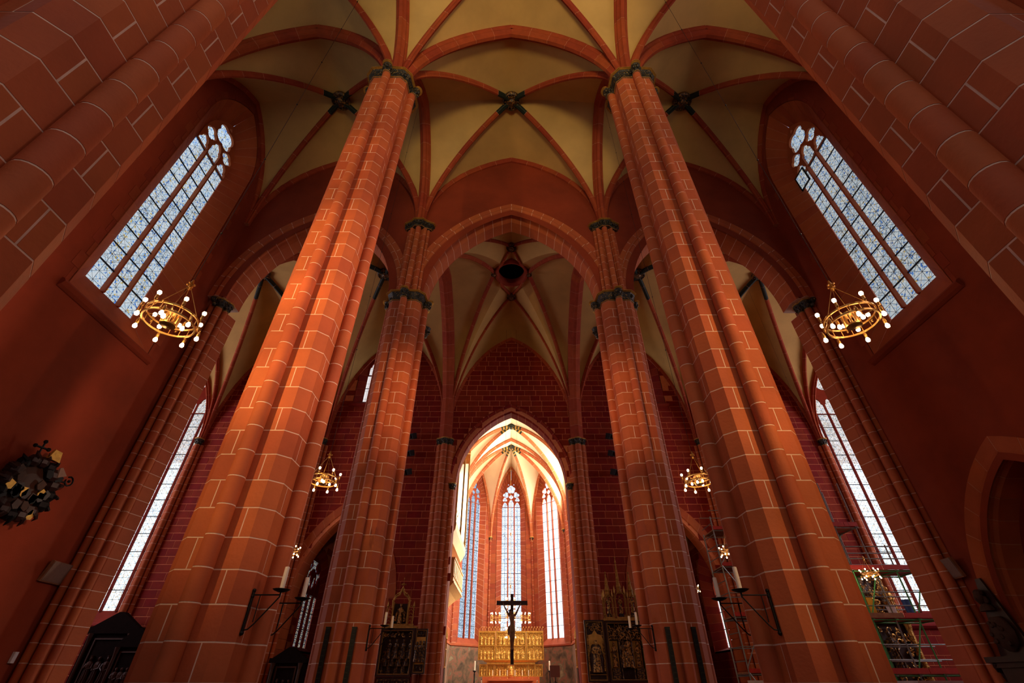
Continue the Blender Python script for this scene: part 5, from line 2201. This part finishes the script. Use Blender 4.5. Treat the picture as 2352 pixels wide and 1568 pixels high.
# gable shrine
cx = X(-5.27)
b = MB()
b.box(cx - .36, cx + .36, .26, .30, 3.8, 4.75)
p = b.build('gable_shrine', M['dark_wood'], t)
b = MB()
for s in (-1, 1):
    b.box(cx + s * .36 - .03, cx + s * .36 + .03, .0, .3, 3.8, 4.8)
    pts = [(cx + s * .38, .05, 4.55), (cx + s * .40, .05, 4.8), (cx + s * .30, .05, 5.0), (cx + s * .12, .05, 5.1), (cx, .05, 5.35)]
    b.tube(pts, .04, 5)
    b.tube([(q[0], q[1], q[2] + .1) for q in pts], .025, 5)
    for k in range(6):
        f = k / 5
        b.ball((cx + s * lerp(.42, .06, f), .05, 4.85 + .42 * f + .06 * (k % 2)), .045, 5, 3)
    b.tube([(cx + s * .62, .08, 3.85), (cx + s * .62, .08, 4.6)], .03, 5)
    b.lathe([(.04, 4.6), (.06, 4.63), (.005, 4.85)], 5, (cx + s * .62, .08, 0))
    b.tube([(cx + s * .39, .15, 4.8), (cx + s * .39, .15, 5.45)], .01, 4)
    for k in range(5):
        b.tube([(cx + s * .40, .08, 3.95 + k * .15), (cx + s * .5, .06, 4.05 + k * .15), (cx + s * .58, .08, 3.98 + k * .15), (cx + s * .66, .06, 4.05 + k * .1)], .02, 4)
b.box(cx - .68, cx + .68, .02, .2, 3.8, 3.9)
b.tube([(cx, .05, 5.3), (cx, .05, 5.85)], .015, 4)
b.tube([(cx - .13, .05, 5.55), (cx + .13, .05, 5.55)], .03, 5)
b.ball((cx, .05, 5.55), .07, 6, 4)
b.ball((cx, .05, 5.82), .03, 5, 3)
b.build('gable_tracery', M['old_gold'], p)
g = MB()
figure(g, cx, .1, 3.92, .78, rnd, crown=True)
g.build('statue', M['carved_old'], p)
for s in (-1, 1):
    g = MB()
    figure(g, cx + s * .23, .16, 4.0, .5, rnd, lean=-s * .2)
    g.build('figurine', M['carved_old'], p)

# ---- right side altar
t = thing('side_altar', 'dark carved altarpiece crowned by three slender gilded spires, right of the choir arch', 'altar', (4.9, 25.0, 0))
X = lambda x: x - 4.9
p = shrine_box(t, X(3.42), X(4.34), 1.7, 4.05, 'wing', .10, .06)
g = MB()
pts = [(X(3.52), 2.1), (X(4.24), 2.1), (X(4.24), 3.3), (X(4.18), 3.45), (X(4.0), 3.5), (X(3.88), 3.68), (X(3.76), 3.5), (X(3.58), 3.45), (X(3.52), 3.3)]
g.rings([[(x, .04, z) for x, z in pts], [(x, .055, z) for x, z in pts]])
g.build('gold_ground', M['parchment'], p)
g = MB()
figure(g, X(3.88), -.03, 2.05, 1.15, rnd, crown=True, wide=1.2)
g.build('statue', M['carved_old'], p)
g = MB()
g.lathe([(.30, 0), (.33, .5), (.22, .98), (.16, 1.05)], 8, (X(3.88), .03, 2.05), 1, .25)
g.build('mantle', M['dark_wood'], p)
g = MB()
tracery_fill(g, X(3.5), X(4.26), 3.62, 3.96, .02, rnd, 26, .016)
tracery_fill(g, X(3.49), X(3.57), 2.1, 3.6, .0, rnd, 14, .012)
tracery_fill(g, X(4.19), X(4.27), 2.1, 3.6, .0, rnd, 14, .012)
g.build('foliage_frieze', M['carved_old'], p)
g = MB()
frame_box(g, X(3.5), X(4.26), 1.78, 1.98, .03, .02, .05)
g.build('inscription_panel', M['old_gold'], p)
p = shrine_box(t, X(4.40), X(6.12), 1.7, 4.02)
g = MB()
tracery_fill(g, X(4.48), X(6.04), 3.3, 3.92, .08, rnd, 70, .016)
canopy_row(g, X(4.48), X(6.04), 3.2, 3, .3, .05)
g.build('foliage_frieze', M['carved_old'], p)
for x in (4.72, 5.80):
    g = MB()
    g.box(X(x) - .2, X(x) + .2, .24, .26, 2.2, 3.25)
    g.build('gold_ground', M['parchment'], p)
    g = MB()
    figure(g, X(x), .12, 2.25, .92, rnd, crown=True)
    g.build('statue', M['carved_old'], p)
    g = MB()
    g.box(X(x) - .17, X(x) + .17, .0, .25, 1.8, 2.2)
    g.build('pedestal', M['carved_dark'], p)
for (x, z, h) in ((5.15, 2.3, .95), (5.38, 2.35, 1.05), (5.26, 2.25, .7), (5.1, 2.22, .55), (5.45, 2.22, .55)):
    g = MB()
    figure(g, X(x), .12 - (.08 if h < .8 else 0), z, h, rnd)
    g.build('figurine', M['carved_old'], p)
for x in (4.98, 5.54):
    g = MB()
    g.lathe([(.05, 1.78), (.03, 1.9), (.03, 3.2), (.06, 3.3)], 8, (X(x), .05, 0))
    g.build('colonnette', M['carved_dark'], p)
b = MB()
b.box(X(4.36), X(6.16), -.08, .34, 4.02, 4.12)
b.build('cornice', M['old_gold'], t)
b = MB()
b.box(X(4.2), X(6.3), -.5, .4, 0, 1.15)
b.build('altar_table', M['dark_stone'], t)
b = MB()
b.box(X(4.4), X(6.12), 0, .36, 1.15, 1.68)
b.build('predella', M['carved_dark'], t)
for k, (x, zt_) in enumerate(((4.70, 6.15), (5.27, 6.85), (5.84, 6.15))):
    b = MB()
    wv = .24 if k == 1 else .2
    zc_ = 5.15 if k == 1 else 5.0
    for a in (-1, 1):
        for c in (0.02, .28):
            b.tube([(X(x) + a * wv, c, 4.12), (X(x) + a * wv, c, zc_)], .022, 4)
            b.lathe([(.03, zc_), (.045, zc_ + .05), (.004, zc_ + .35)], 4, (X(x) + a * wv, c, 0))
        b.tube([(X(x) + a * wv, .02, zc_ - .25), (X(x) + a * wv * .7, .0, zc_ - .02), (X(x), -.02, zc_ + .12)], .022, 4)
    b.box(X(x) - wv, X(x) + wv, .02, .28, 4.12, 4.18)
    b.lathe([(.16, zc_), (.12, zc_ + .25), (.14, zc_ + .3), (.07, zc_ + .6), (.085, zc_ + .64), (.03, lerp(zc_, zt_, .8)), (.05, lerp(zc_, zt_, .83)), (.012, zt_ - .1), (.05, zt_ - .06), (.004, zt_)], 5, (X(x), .15, 0))
    for q in range(8):
        b.ball((X(x) + .13 * cos(q * 2.4) * (1 - q * .09), .15 + .13 * sin(q * 2.4) * (1 - q * .09), zc_ + .1 + q * .12), .028, 5, 3)
    o = b.build('spire', M['old_gold'], t)
    g = MB()
    figure(g, X(x), .14, 4.32, .72, rnd, crown=(k == 1))
    g.build('statue', M['carved_old'], o)
    g = MB()
    g.box(X(x) - .1, X(x) + .1, .04, .24, 4.16, 4.32)
    g.build('pedestal', M['dark_stone'], o)
b = MB()
for s in (4.42, 6.1):
    b.tube([(X(s), .1, 4.12), (X(s), .1, 4.9)], .025, 4)
    b.lathe([(.03, 4.9), (.004, 5.3)], 4, (X(s), .1, 0))
    b.tube([(X(s), .1, 4.75), (X(s) + (.1 if s < 5 else -.1), .1, 4.9), (X(s) + (.2 if s < 5 else -.2), .1, 4.8)], .02, 4)
tracery_fill(b, X(4.42), X(6.1), 4.14, 4.3, .02, rnd, 16, .014)
b.build('cresting', M['old_gold'], t)

# ------------------------------------------------------------------ organ on the left choir wall
t = thing('choir_organ', 'pale wooden organ with tall bright tin pipes on the left choir wall', 'organ', (-4.05, 32.0, 8.6))
b = MB()
b.rings([[(-.8, -3.4, 0), (.45, -3.4, 0), (.45, 3.4, 0), (-.8, 3.4, 0)], [(-.8, -3.5, .5), (.72, -3.5, .5), (.72, 3.5, .5), (-.8, 3.5, .5)], [(-.8, -3.5, .85), (.75, -3.5, .85), (.75, 3.5, .85), (-.8, 3.5, .85)]])
b.build('lower_case', M['pine'], t)
b = MB()
b.box(-.8, -.1, -3.3, 3.3, .85, 6.6)
b.build('back_case', M['pine'], t)
n = 22
for i in range(n):
    y = -3.2 + 6.4 * i / (n - 1)
    f = abs((i / (n - 1)) * 2 - 1)
    h = 4.6 + 2.6 * (i / (n - 1))
    g = MB()
    r = .125
    g.lathe([(.02, .85), (.04, .9), (r, 1.75 + .25 * sin(i * 1.1)), (r, h), (r * .96, h)], 12, (.5, y, 0))
    g.box(.5 + r - .02, .5 + r + .012, y - .04, y + .04, 1.8 + .25 * sin(i * 1.1), 1.95 + .25 * sin(i * 1.1))
    g.build('organ_pipe', M['tin'], t, 40)
for (y, h) in ((3.45, 8.1), (-3.45, 5.4), (0.0, 6.3)):
    g = MB()
    g.box(.3, .72, y - .06, y + .06, .85, h)
    g.build('case_post', M['pine'], t)
g = MB()
g.box(.2, .75, 3.1, 3.55, 8.1, 8.35)
g.build('case_top', M['pine'], t)
t = thing('organ_tribune', 'pale panelled wooden organ box hanging below the organ, beside the choir arch', 'organ case', (-4.05, 31.9, 6.3))
b = MB()
b.rings([[(-.8, -1.6, -.8), (-.1, -1.6, -.8), (-.1, 1.6, -.8), (-.8, 1.6, -.8)], [(-.8, -2.4, -.25), (.4, -2.4, -.25), (.4, 2.4, -.25), (-.8, 2.4, -.25)], [(-.8, -2.8, 0), (.75, -2.8, 0), (.75, 2.7, 0), (-.8, 2.7, 0)]])
b.build('tapered_foot', M['pine'], t)
b = MB()
b.box(-.8, .72, -2.8, 2.7, 0, 1.25)
b.box(-.8, .78, -2.86, 2.76, 1.25, 1.33)
b.box(-.8, .78, -2.86, 2.76, 0.0, .08)
b.box(-.8, .78, -2.86, 2.76, 0.3, .34)
b.build('case', M['pine'], t)
for k in range(6):
    g = MB()
    y = -2.7 + k * .9
    M_ = Matrix.Identity(4)
    g.box(.72, .75, y + .08, y + .80, .42, 1.18)
    g.box(.75, .765, y + .2, y + .68, .52, 1.08)
    g.build('panel', M['pine'], t)
for k in range(2):
    g = MB()
    g.box(-.7 + k * .7, -.1 + k * .7, -2.86, -2.80, .42, 1.18)
    g.box(-.6 + k * .7, -.2 + k * .7, -2.88, -2.86, .5, 1.1)
    g.build('panel', M['pine'], t)

# ------------------------------------------------------------------ carved trophy on the left aisle wall
t = thing('memorial_shield', 'dark memorial of shields, helmets, cross and crozier on the left aisle wall', 'memorial', (-XW + .05, 10.75, 5.35))
rnd = random.Random(12)
b = MB()
b.lathe([(.62, 0), (.66, .06), (.5, .14), (.3, .2), (.01, .22)], 18, (0, 0, 0), 1.1, 1.0, Matrix.Rotation(pi / 2, 4, 'Y'))
b.build('round_shield', M['dark_wood'], t)
for i in range(16):
    a = 2 * pi * i / 16
    b = MB()
    cy_, cz_ = .62 * cos(a), .62 * sin(a)
    b.ball((.18, cy_, cz_), .13 + .04 * rnd.random(), 7, 5, 1.1)
    b.tube([(.2, cy_, cz_), (.3, cy_ * 1.15, cz_ * 1.15), (.26, cy_ * 1.32, cz_ * 1.25), (.2, cy_ * 1.30, cz_ * 1.4)], .05, 5, rr=[.06, .05, .04, .01])
    b.build('crest', M['dark_stone'] if i % 3 else M['iron'], t)
for i in range(22):
    b = MB()
    y, z = rnd.uniform(-.55, .55), rnd.uniform(-.55, .45)
    Mx = Matrix.Translation((.26, y, z)) @ Matrix.Rotation(rnd.uniform(-.5, .5), 4, 'X') @ Matrix.Rotation(pi / 2, 4, 'Y')
    b.prism([(-.10, -.08), (.06, -.09), (.12, 0), (.06, .09), (-.10, .08)], 0, .03, Mx)
    b.build('coat_of_arms', M[('grey_stone', 'iron', 'gold_rim', 'dark_stone', 'iron', 'dark_wood')[i % 6]], t)
b = MB()
b.tube([(.2, -.25, .5), (.25, -.30, 1.02)], .022, 5)
b.tube([(.25, -.48, .86), (.25, -.12, .90)], .025, 5)
for (y, z) in ((-.48, .86), (-.12, .90), (-.30, 1.03)):
    b.ball((.25, y, z), .05, 6, 4)
b.build('cross', M['iron'], t)
b = MB()
b.tube([(.2, .3, .3), (.25, .75, .40)] + [(.25, .86 + .11 * cos(pi + a), .46 + .11 * sin(pi + a)) for a in [k * .6 for k in range(10)]], .022, 5)
b.ball((.25, .86, .46), .04, 6, 4)
b.build('crozier', M['iron'], t)
b = MB()
Mx = Matrix.Translation((.25, .15, .72))
b.prism([(-.05, -.2), (.05, -.2), (.05, .14), (-.05, .2)], 0, .25, Mx, .6)
b.build('mitre', M['gold_rim'], t)
b = MB()
Mx = Matrix.Translation((.3, .52, .45)) @ Matrix.Rotation(.5, 4, 'X')
b.prism([(-.05, -.12), (.05, -.12), (.05, .12), (-.05, .12)], 0, .22, Mx, .3)
b.build('plume', M['speaker'], t)

# ------------------------------------------------------------------ epitaph on the right aisle wall
t = thing('epitaph', 'grey-brown stone epitaph with a portrait head over a dark console, right aisle wall', 'memorial', (XW - .05, 12.62, 1.92))
t.scale = (.86, .86, .86)
b = MB()
b.rings([[(0, -.55, .25), (-.10, -.55, .25), (-.10, .55, .25), (0, .55, .25)], [(0, -.06, 2.1), (-.06, -.06, 2.1), (-.06, .10, 2.1), (0, .10, 2.1)]])
b.build('obelisk', M['dark_stone'], t)
b = MB()
b.ball((-.20, .12, 1.62), .12, 10, 7, 1.25)
b.ball((-.31, .12, 1.60), .03, 6, 4, 1.5)
b.ball((-.16, .12, 1.74), .13, 9, 5, .8)
b.ball((-.14, .22, 1.56), .07, 7, 4, 1.5)
b.ball((-.14, .02, 1.56), .07, 7, 4, 1.5)
b.lathe([(.22, 1.30), (.18, 1.40), (.07, 1.5)], 9, (-.14, .12, 0), .7, 1)
b.build('portrait_head', M['grey_stone'], t, True)
b = MB()
b.lathe([(.1, .35), (.30, .5), (.36, .8), (.26, 1.05), (.15, 1.15)], 12, (-.12, .05, 0), .5, 1)
for i in range(10):
    b.ball((-.28, .05 + .2 * cos(i), .75 + .25 * sin(i * 1.7)), .06, 6, 4)
b.build('medallion', M['grey_stone'], t, True)
b = MB()
for (z0, z1, w, d) in ((.12, .25, .75, .42), (.0, .12, .62, .34), (-.3, .0, .52, .28), (-.42, -.3, .6, .34), (-.6, -.42, .35, .2)):
    b.box(-d, 0, -w, w, z0, z1)
b.build('console', M['dark_stone'], t)
b = MB()
b.tube([(-.2, .45, .2), (-.28, .6, .1), (-.2, .72, -.1), (-.15, .6, -.3)], .08, 7, rr=[.05, .1, .1, .04])
b.build('scroll', M['dark_stone'], t)
b = MB()
b.tube([(-.2, -.45, .2), (-.28, -.6, .1), (-.2, -.72, -.1), (-.15, -.6, -.3)], .08, 7, rr=[.05, .1, .1, .04])
b.build('scroll', M['dark_stone'], t)

# ------------------------------------------------------------------ dark altars of the left transept
for i, (x, y, w, h, lab) in enumerate(((-18.6, 25.2, 1.1, 4.4, 'tall dark altar with carved columns in the shadow below the very tall left window'),
                                       (-17.0, 24.6, .7, 3.7, 'dark framed altar painting in the shadow left of the left nave pier'),
                                       (-10.1, 25.2, .75, 3.0, 'dark carved confessional below the coloured chapel window on the left'))):
    t = thing('dark_altar' if i < 2 else 'confessional', lab, 'altar' if i < 2 else 'furniture', (x, y, 0))
    b = MB()
    b.box(-w, w, 0, .4, 0, h * .8)
    b.build('body', M['ebony'], t)
    b = MB()
    b.box(-w * 1.1, w * 1.1, -.1, .4, h * .8, h * .86)
    b.rings([[(-w, .0, h * .86), (w, .0, h * .86), (w, .3, h * .86), (-w, .3, h * .86)], [(-.1, .0, h), (.1, .0, h), (.1, .3, h), (-.1, .3, h)]])
    b.build('gable', M['ebony'], t)
    b = MB()
    frame_box(b, -w * .62, w * .62, h * .3, h * .76, 0, .06, .05)
    b.build('frame', M['dark_wood'], t)
    for s in (-1, 1):
        b = MB()
        b.lathe([(.10, h * .25), (.07, h * .3), (.07, h * .72), (.11, h * .8)], 8, (s * w * .82, -.08, 0))
        b.build('column', M['dark_wood'], t)
    for s in range(3):
        b = MB()
        figure(b, (s - 1) * w * .35, -.05, h * .34, h * .26, rnd)
        b.build('figurine', M['dark_wood'], t)

# ------------------------------------------------------------------ niche in the right aisle wall
NC, NH, NZ, NR = 10.35, 1.95, 2.75, 3.15
s = struct('wall_niche', label='large pointed recess with red stone arch low in the right aisle wall')
arch_ring(s, lambda u, w, z: (XW + w, u, z), NH, NR, NZ, [(0.0, .8), (0.0, .28), (.05, .2), (.05, .12), (.13, .08), (.17, .0), (.22, -.015), (.55, -.015), (.55, .8)], .55, 'stone', 'mortar_mid', c=NC)
n = 7
for sg in (-1, 1):
    for k in range(n):
        b = MB()
        a, e = sorted((NC + sg * NH, NC + sg * (NH + .55)))
        b.box(XW - .015, XW + .5, a, e, k * NZ / n + .007, (k + 1) * NZ / n - .007)
        b.build('jamb_stone', M['stone'], s)
b = MB()
b.add([(XW + .8, NC - NH - .6, 0), (XW + .8, NC + NH + .6, 0), (XW + .8, NC + NH + .6, 6.8), (XW + .8, NC - NH - .6, 6.8)], [(0, 1, 2, 3)])
b.build('recess_back', M['brick_rear'], s)

# ------------------------------------------------------------------ scaffold in the right transept
t = thing('scaffold', 'tubular scaffold with red boards and green tubes before the altar in the right transept', 'scaffold', (14.8, 21.7, 0))
xs = [0, .95, 1.9, 2.9]
ys = [0, 1.3]
DZ = [1.95, 3.8, 5.6, 7.4]
for i, x in enumerate(xs):
    for j, y in enumerate(ys):
        b = MB()
        top = 9.4 if i < 2 else 6.6
        b.tube([(x, y, 0), (x, y, 5.55)], .03, 6)
        b.build('standard', M['green_tube'] if (i + j) % 2 == 0 else M['steel'], t)
        b = MB()
        b.tube([(x, y, 5.55), (x, y, top)], .028, 6)
        b.ball((x, y, 5.6), .045, 6, 4)
        b.build('standard', M['steel'], t)
for k, z in enumerate(DZ):
    x1 = 2.9 if k < 3 else .95
    for y in ys:
        for dz in (0, .5, 1.0):
            if dz and k == 3:
                continue
            b = MB()
            b.tube([(-.15, y, z - .06 + dz), (x1 + .15, y, z - .06 + dz)], .024, 6)
            b.build('ledger', M['green_tube'] if (k < 2 and dz == 0) or k == 2 and dz == 0 else M['steel'], t)
    for x in xs[:(4 if k < 3 else 2)]:
        b = MB()
        b.tube([(x, -.15, z - .06), (x, 1.45, z - .06)], .024, 6)
        b.build('transom', M['green_tube'] if k in (1, 2) else M['steel'], t)
    for q in range(4):
        b = MB()
        b.box(-.1, x1 + .1, .03 + q * .31, .32 + q * .31, z - .03, z + .01)
        b.build('deck_board', M['red_board'] if (q + k) % 2 else M['plank'], t)
    for y in (-.05, 1.36):
        b = MB()
        b.box(-.1, x1 * .45, y - .015, y + .015, z + .0, z + .18)
        b.build('toe_board', M['plank'] if k == 1 else M['red_board'], t)
        b = MB()
        b.box(x1 * .47, x1 + .1, y - .015, y + .015, z + .0, z + .18)
        b.build('toe_board', M['red_board'], t)
for (x0, z0, x1, z1, y) in ((0, 3.8, .95, 5.5, 0), (.95, 2.0, 1.9, 3.7, 0), (1.9, 3.8, 2.9, 5.5, 0), (0, 5.6, .95, 7.3, 1.3), (1.9, .1, 2.9, 1.9, 0), (0, 2.0, .95, 3.7, 1.3)):
    b = MB()
    b.tube([(x0, y - .04, z0), (x1, y - .04, z1)], .024, 6)
    b.build('brace', M['green_tube'], t)
b = MB()
b.prism([(-.12, 0), (.12, 0), (.08, .12), (-.08, .12)], 0, .75)
tag(b.build('warning_sign', M['yellow_paint'], None, loc=(15.15, 21.9, 3.82)), 'yellow folded sign standing on the middle scaffold deck', 'sign')
for i, (x, y, h) in enumerate(((16.2, 22.3, .5), (16.9, 22.2, .7))):
    b = MB()
    b.lathe([(.14, 0), (.16, h * .9), (.17, h * .9), (.17, h), (.03, h + .02)], 10)
    tag(b.build('paint_bucket', M['blue_paint'] if i else M['white_paint'], None, loc=(x, y, 3.82)), ('blue' if i else 'white') + ' bucket on the middle scaffold deck', 'bucket')
# altar being restored behind it
t = thing('scaffolded_altar', 'gilded altar with leafy ornament partly hidden behind the scaffold', 'altar', (17.3, 24.6, 0))
rnd = random.Random(4)
b = MB()
b.box(-1.3, 1.3, .3, .7, 0, 3.9)
b.build('body', M['dark_wood'], t)
b = MB()
b.box(-1.45, 1.45, .1, .7, 3.9, 4.05)
b.box(-.9, .9, .3, .7, 4.05, 6.1)
b.build('entablature', M['carved_dark'], t)
for s in (-1, 1):
    b = MB()
    b.lathe([(.16, 1.2), (.11, 1.35), (.10, 3.6), (.17, 3.9)], 10, (s * 1.1, .15, 0))
    for k in range(12):
        b.ball((s * 1.1 + .12 * cos(k * 1.3), .15 + .12 * sin(k * 1.3), 1.5 + k * .18), .05, 5, 3)
    b.build('column', M['carved_gold'], t)
    b = MB()
    figure(b, s * .75, .1, 4.1, 1.3, rnd)
    b.build('statue', M['carved_gold'], t)
b = MB()
tracery_fill(b, -1.2, 1.2, 1.6, 3.8, .2, rnd, 90, .03)
tracery_fill(b, -.8, .8, 4.1, 6.0, .2, rnd, 90, .03)
b.build('foliage_carving', M['carved_gold'], t)
b = MB()
figure(b, 0, .1, 2.0, 1.6, rnd)
b.build('statue', M['carved_dark'], t)
b = MB()
b.box(-.85, 2.6, -.25, .9, 0, .06)
b.box(-.85, 2.6, -.3, .9, 1.25, 1.3)
b.box(-.8, 2.5, -.2, .8, .06, 1.25)
o = b.build('covered_table', M['sheet'], None, loc=(15.4, 20.4, 0.35))
o.location = (15.2, 20.3, .0)
o.scale = (1, 1, 1.33)
tag(o, 'low partition covered with a pale dust sheet at the foot of the scaffold', 'partition')

# ------------------------------------------------------------------ scaffold tower
t = thing('scaffold_tower', 'narrow scaffold tower standing behind the candles of the right nave pier', 'scaffold', (9.75, 23.0, 0))
for x in (0, 1.15):
    for y in (0, 1.3):
        b = MB()
        b.tube([(x, y, 0), (x, y, 8.2 - .4 * y)], .03, 6)
        b.build('standard', M['steel'], t)
for k in range(16):
    z = .4 + k * .5
    for x in (0, 1.15):
        b = MB()
        b.tube([(x, 0, z), (x, 1.3, z)], .018, 5)
        b.build('rung', M['steel'], t)
for z in (2.0, 4.0, 6.0, 7.6):
    for y in (0, 1.3):
        b = MB()
        b.tube([(0, y, z - .05), (1.15, y, z - .05)], .024, 5)
        b.tube([(0, y, z + .9), (1.15, y, z + .9)], .02, 5)
        b.build('ledger', M['steel'], t)
    b = MB()
    b.box(.02, 1.13, .05, 1.25, z - .02, z + .03)
    b.build('deck_board', M['plank'], t)
    b = MB()
    b.box(0, 1.15, -.04, -.01, z, z + .15)
    b.build('toe_board', M['red_board'], t)
for k, (z0, z1) in enumerate(((.2, 2.0), (2.2, 4.0), (4.2, 6.0), (6.1, 7.5))):
    b = MB()
    b.tube([(0 if k % 2 else 1.15, -.03, z0), (1.15 if k % 2 else 0, -.03, z1)], .022, 5)
    b.build('brace', M['steel'], t)
b = MB()
b.box(9.3, 11.8, 22.2, 22.3, 0, 1.75)
o = b.build('low_screen', M['sheet'], None)
tag(o, 'pale low screen at the foot of the scaffold tower', 'screen')
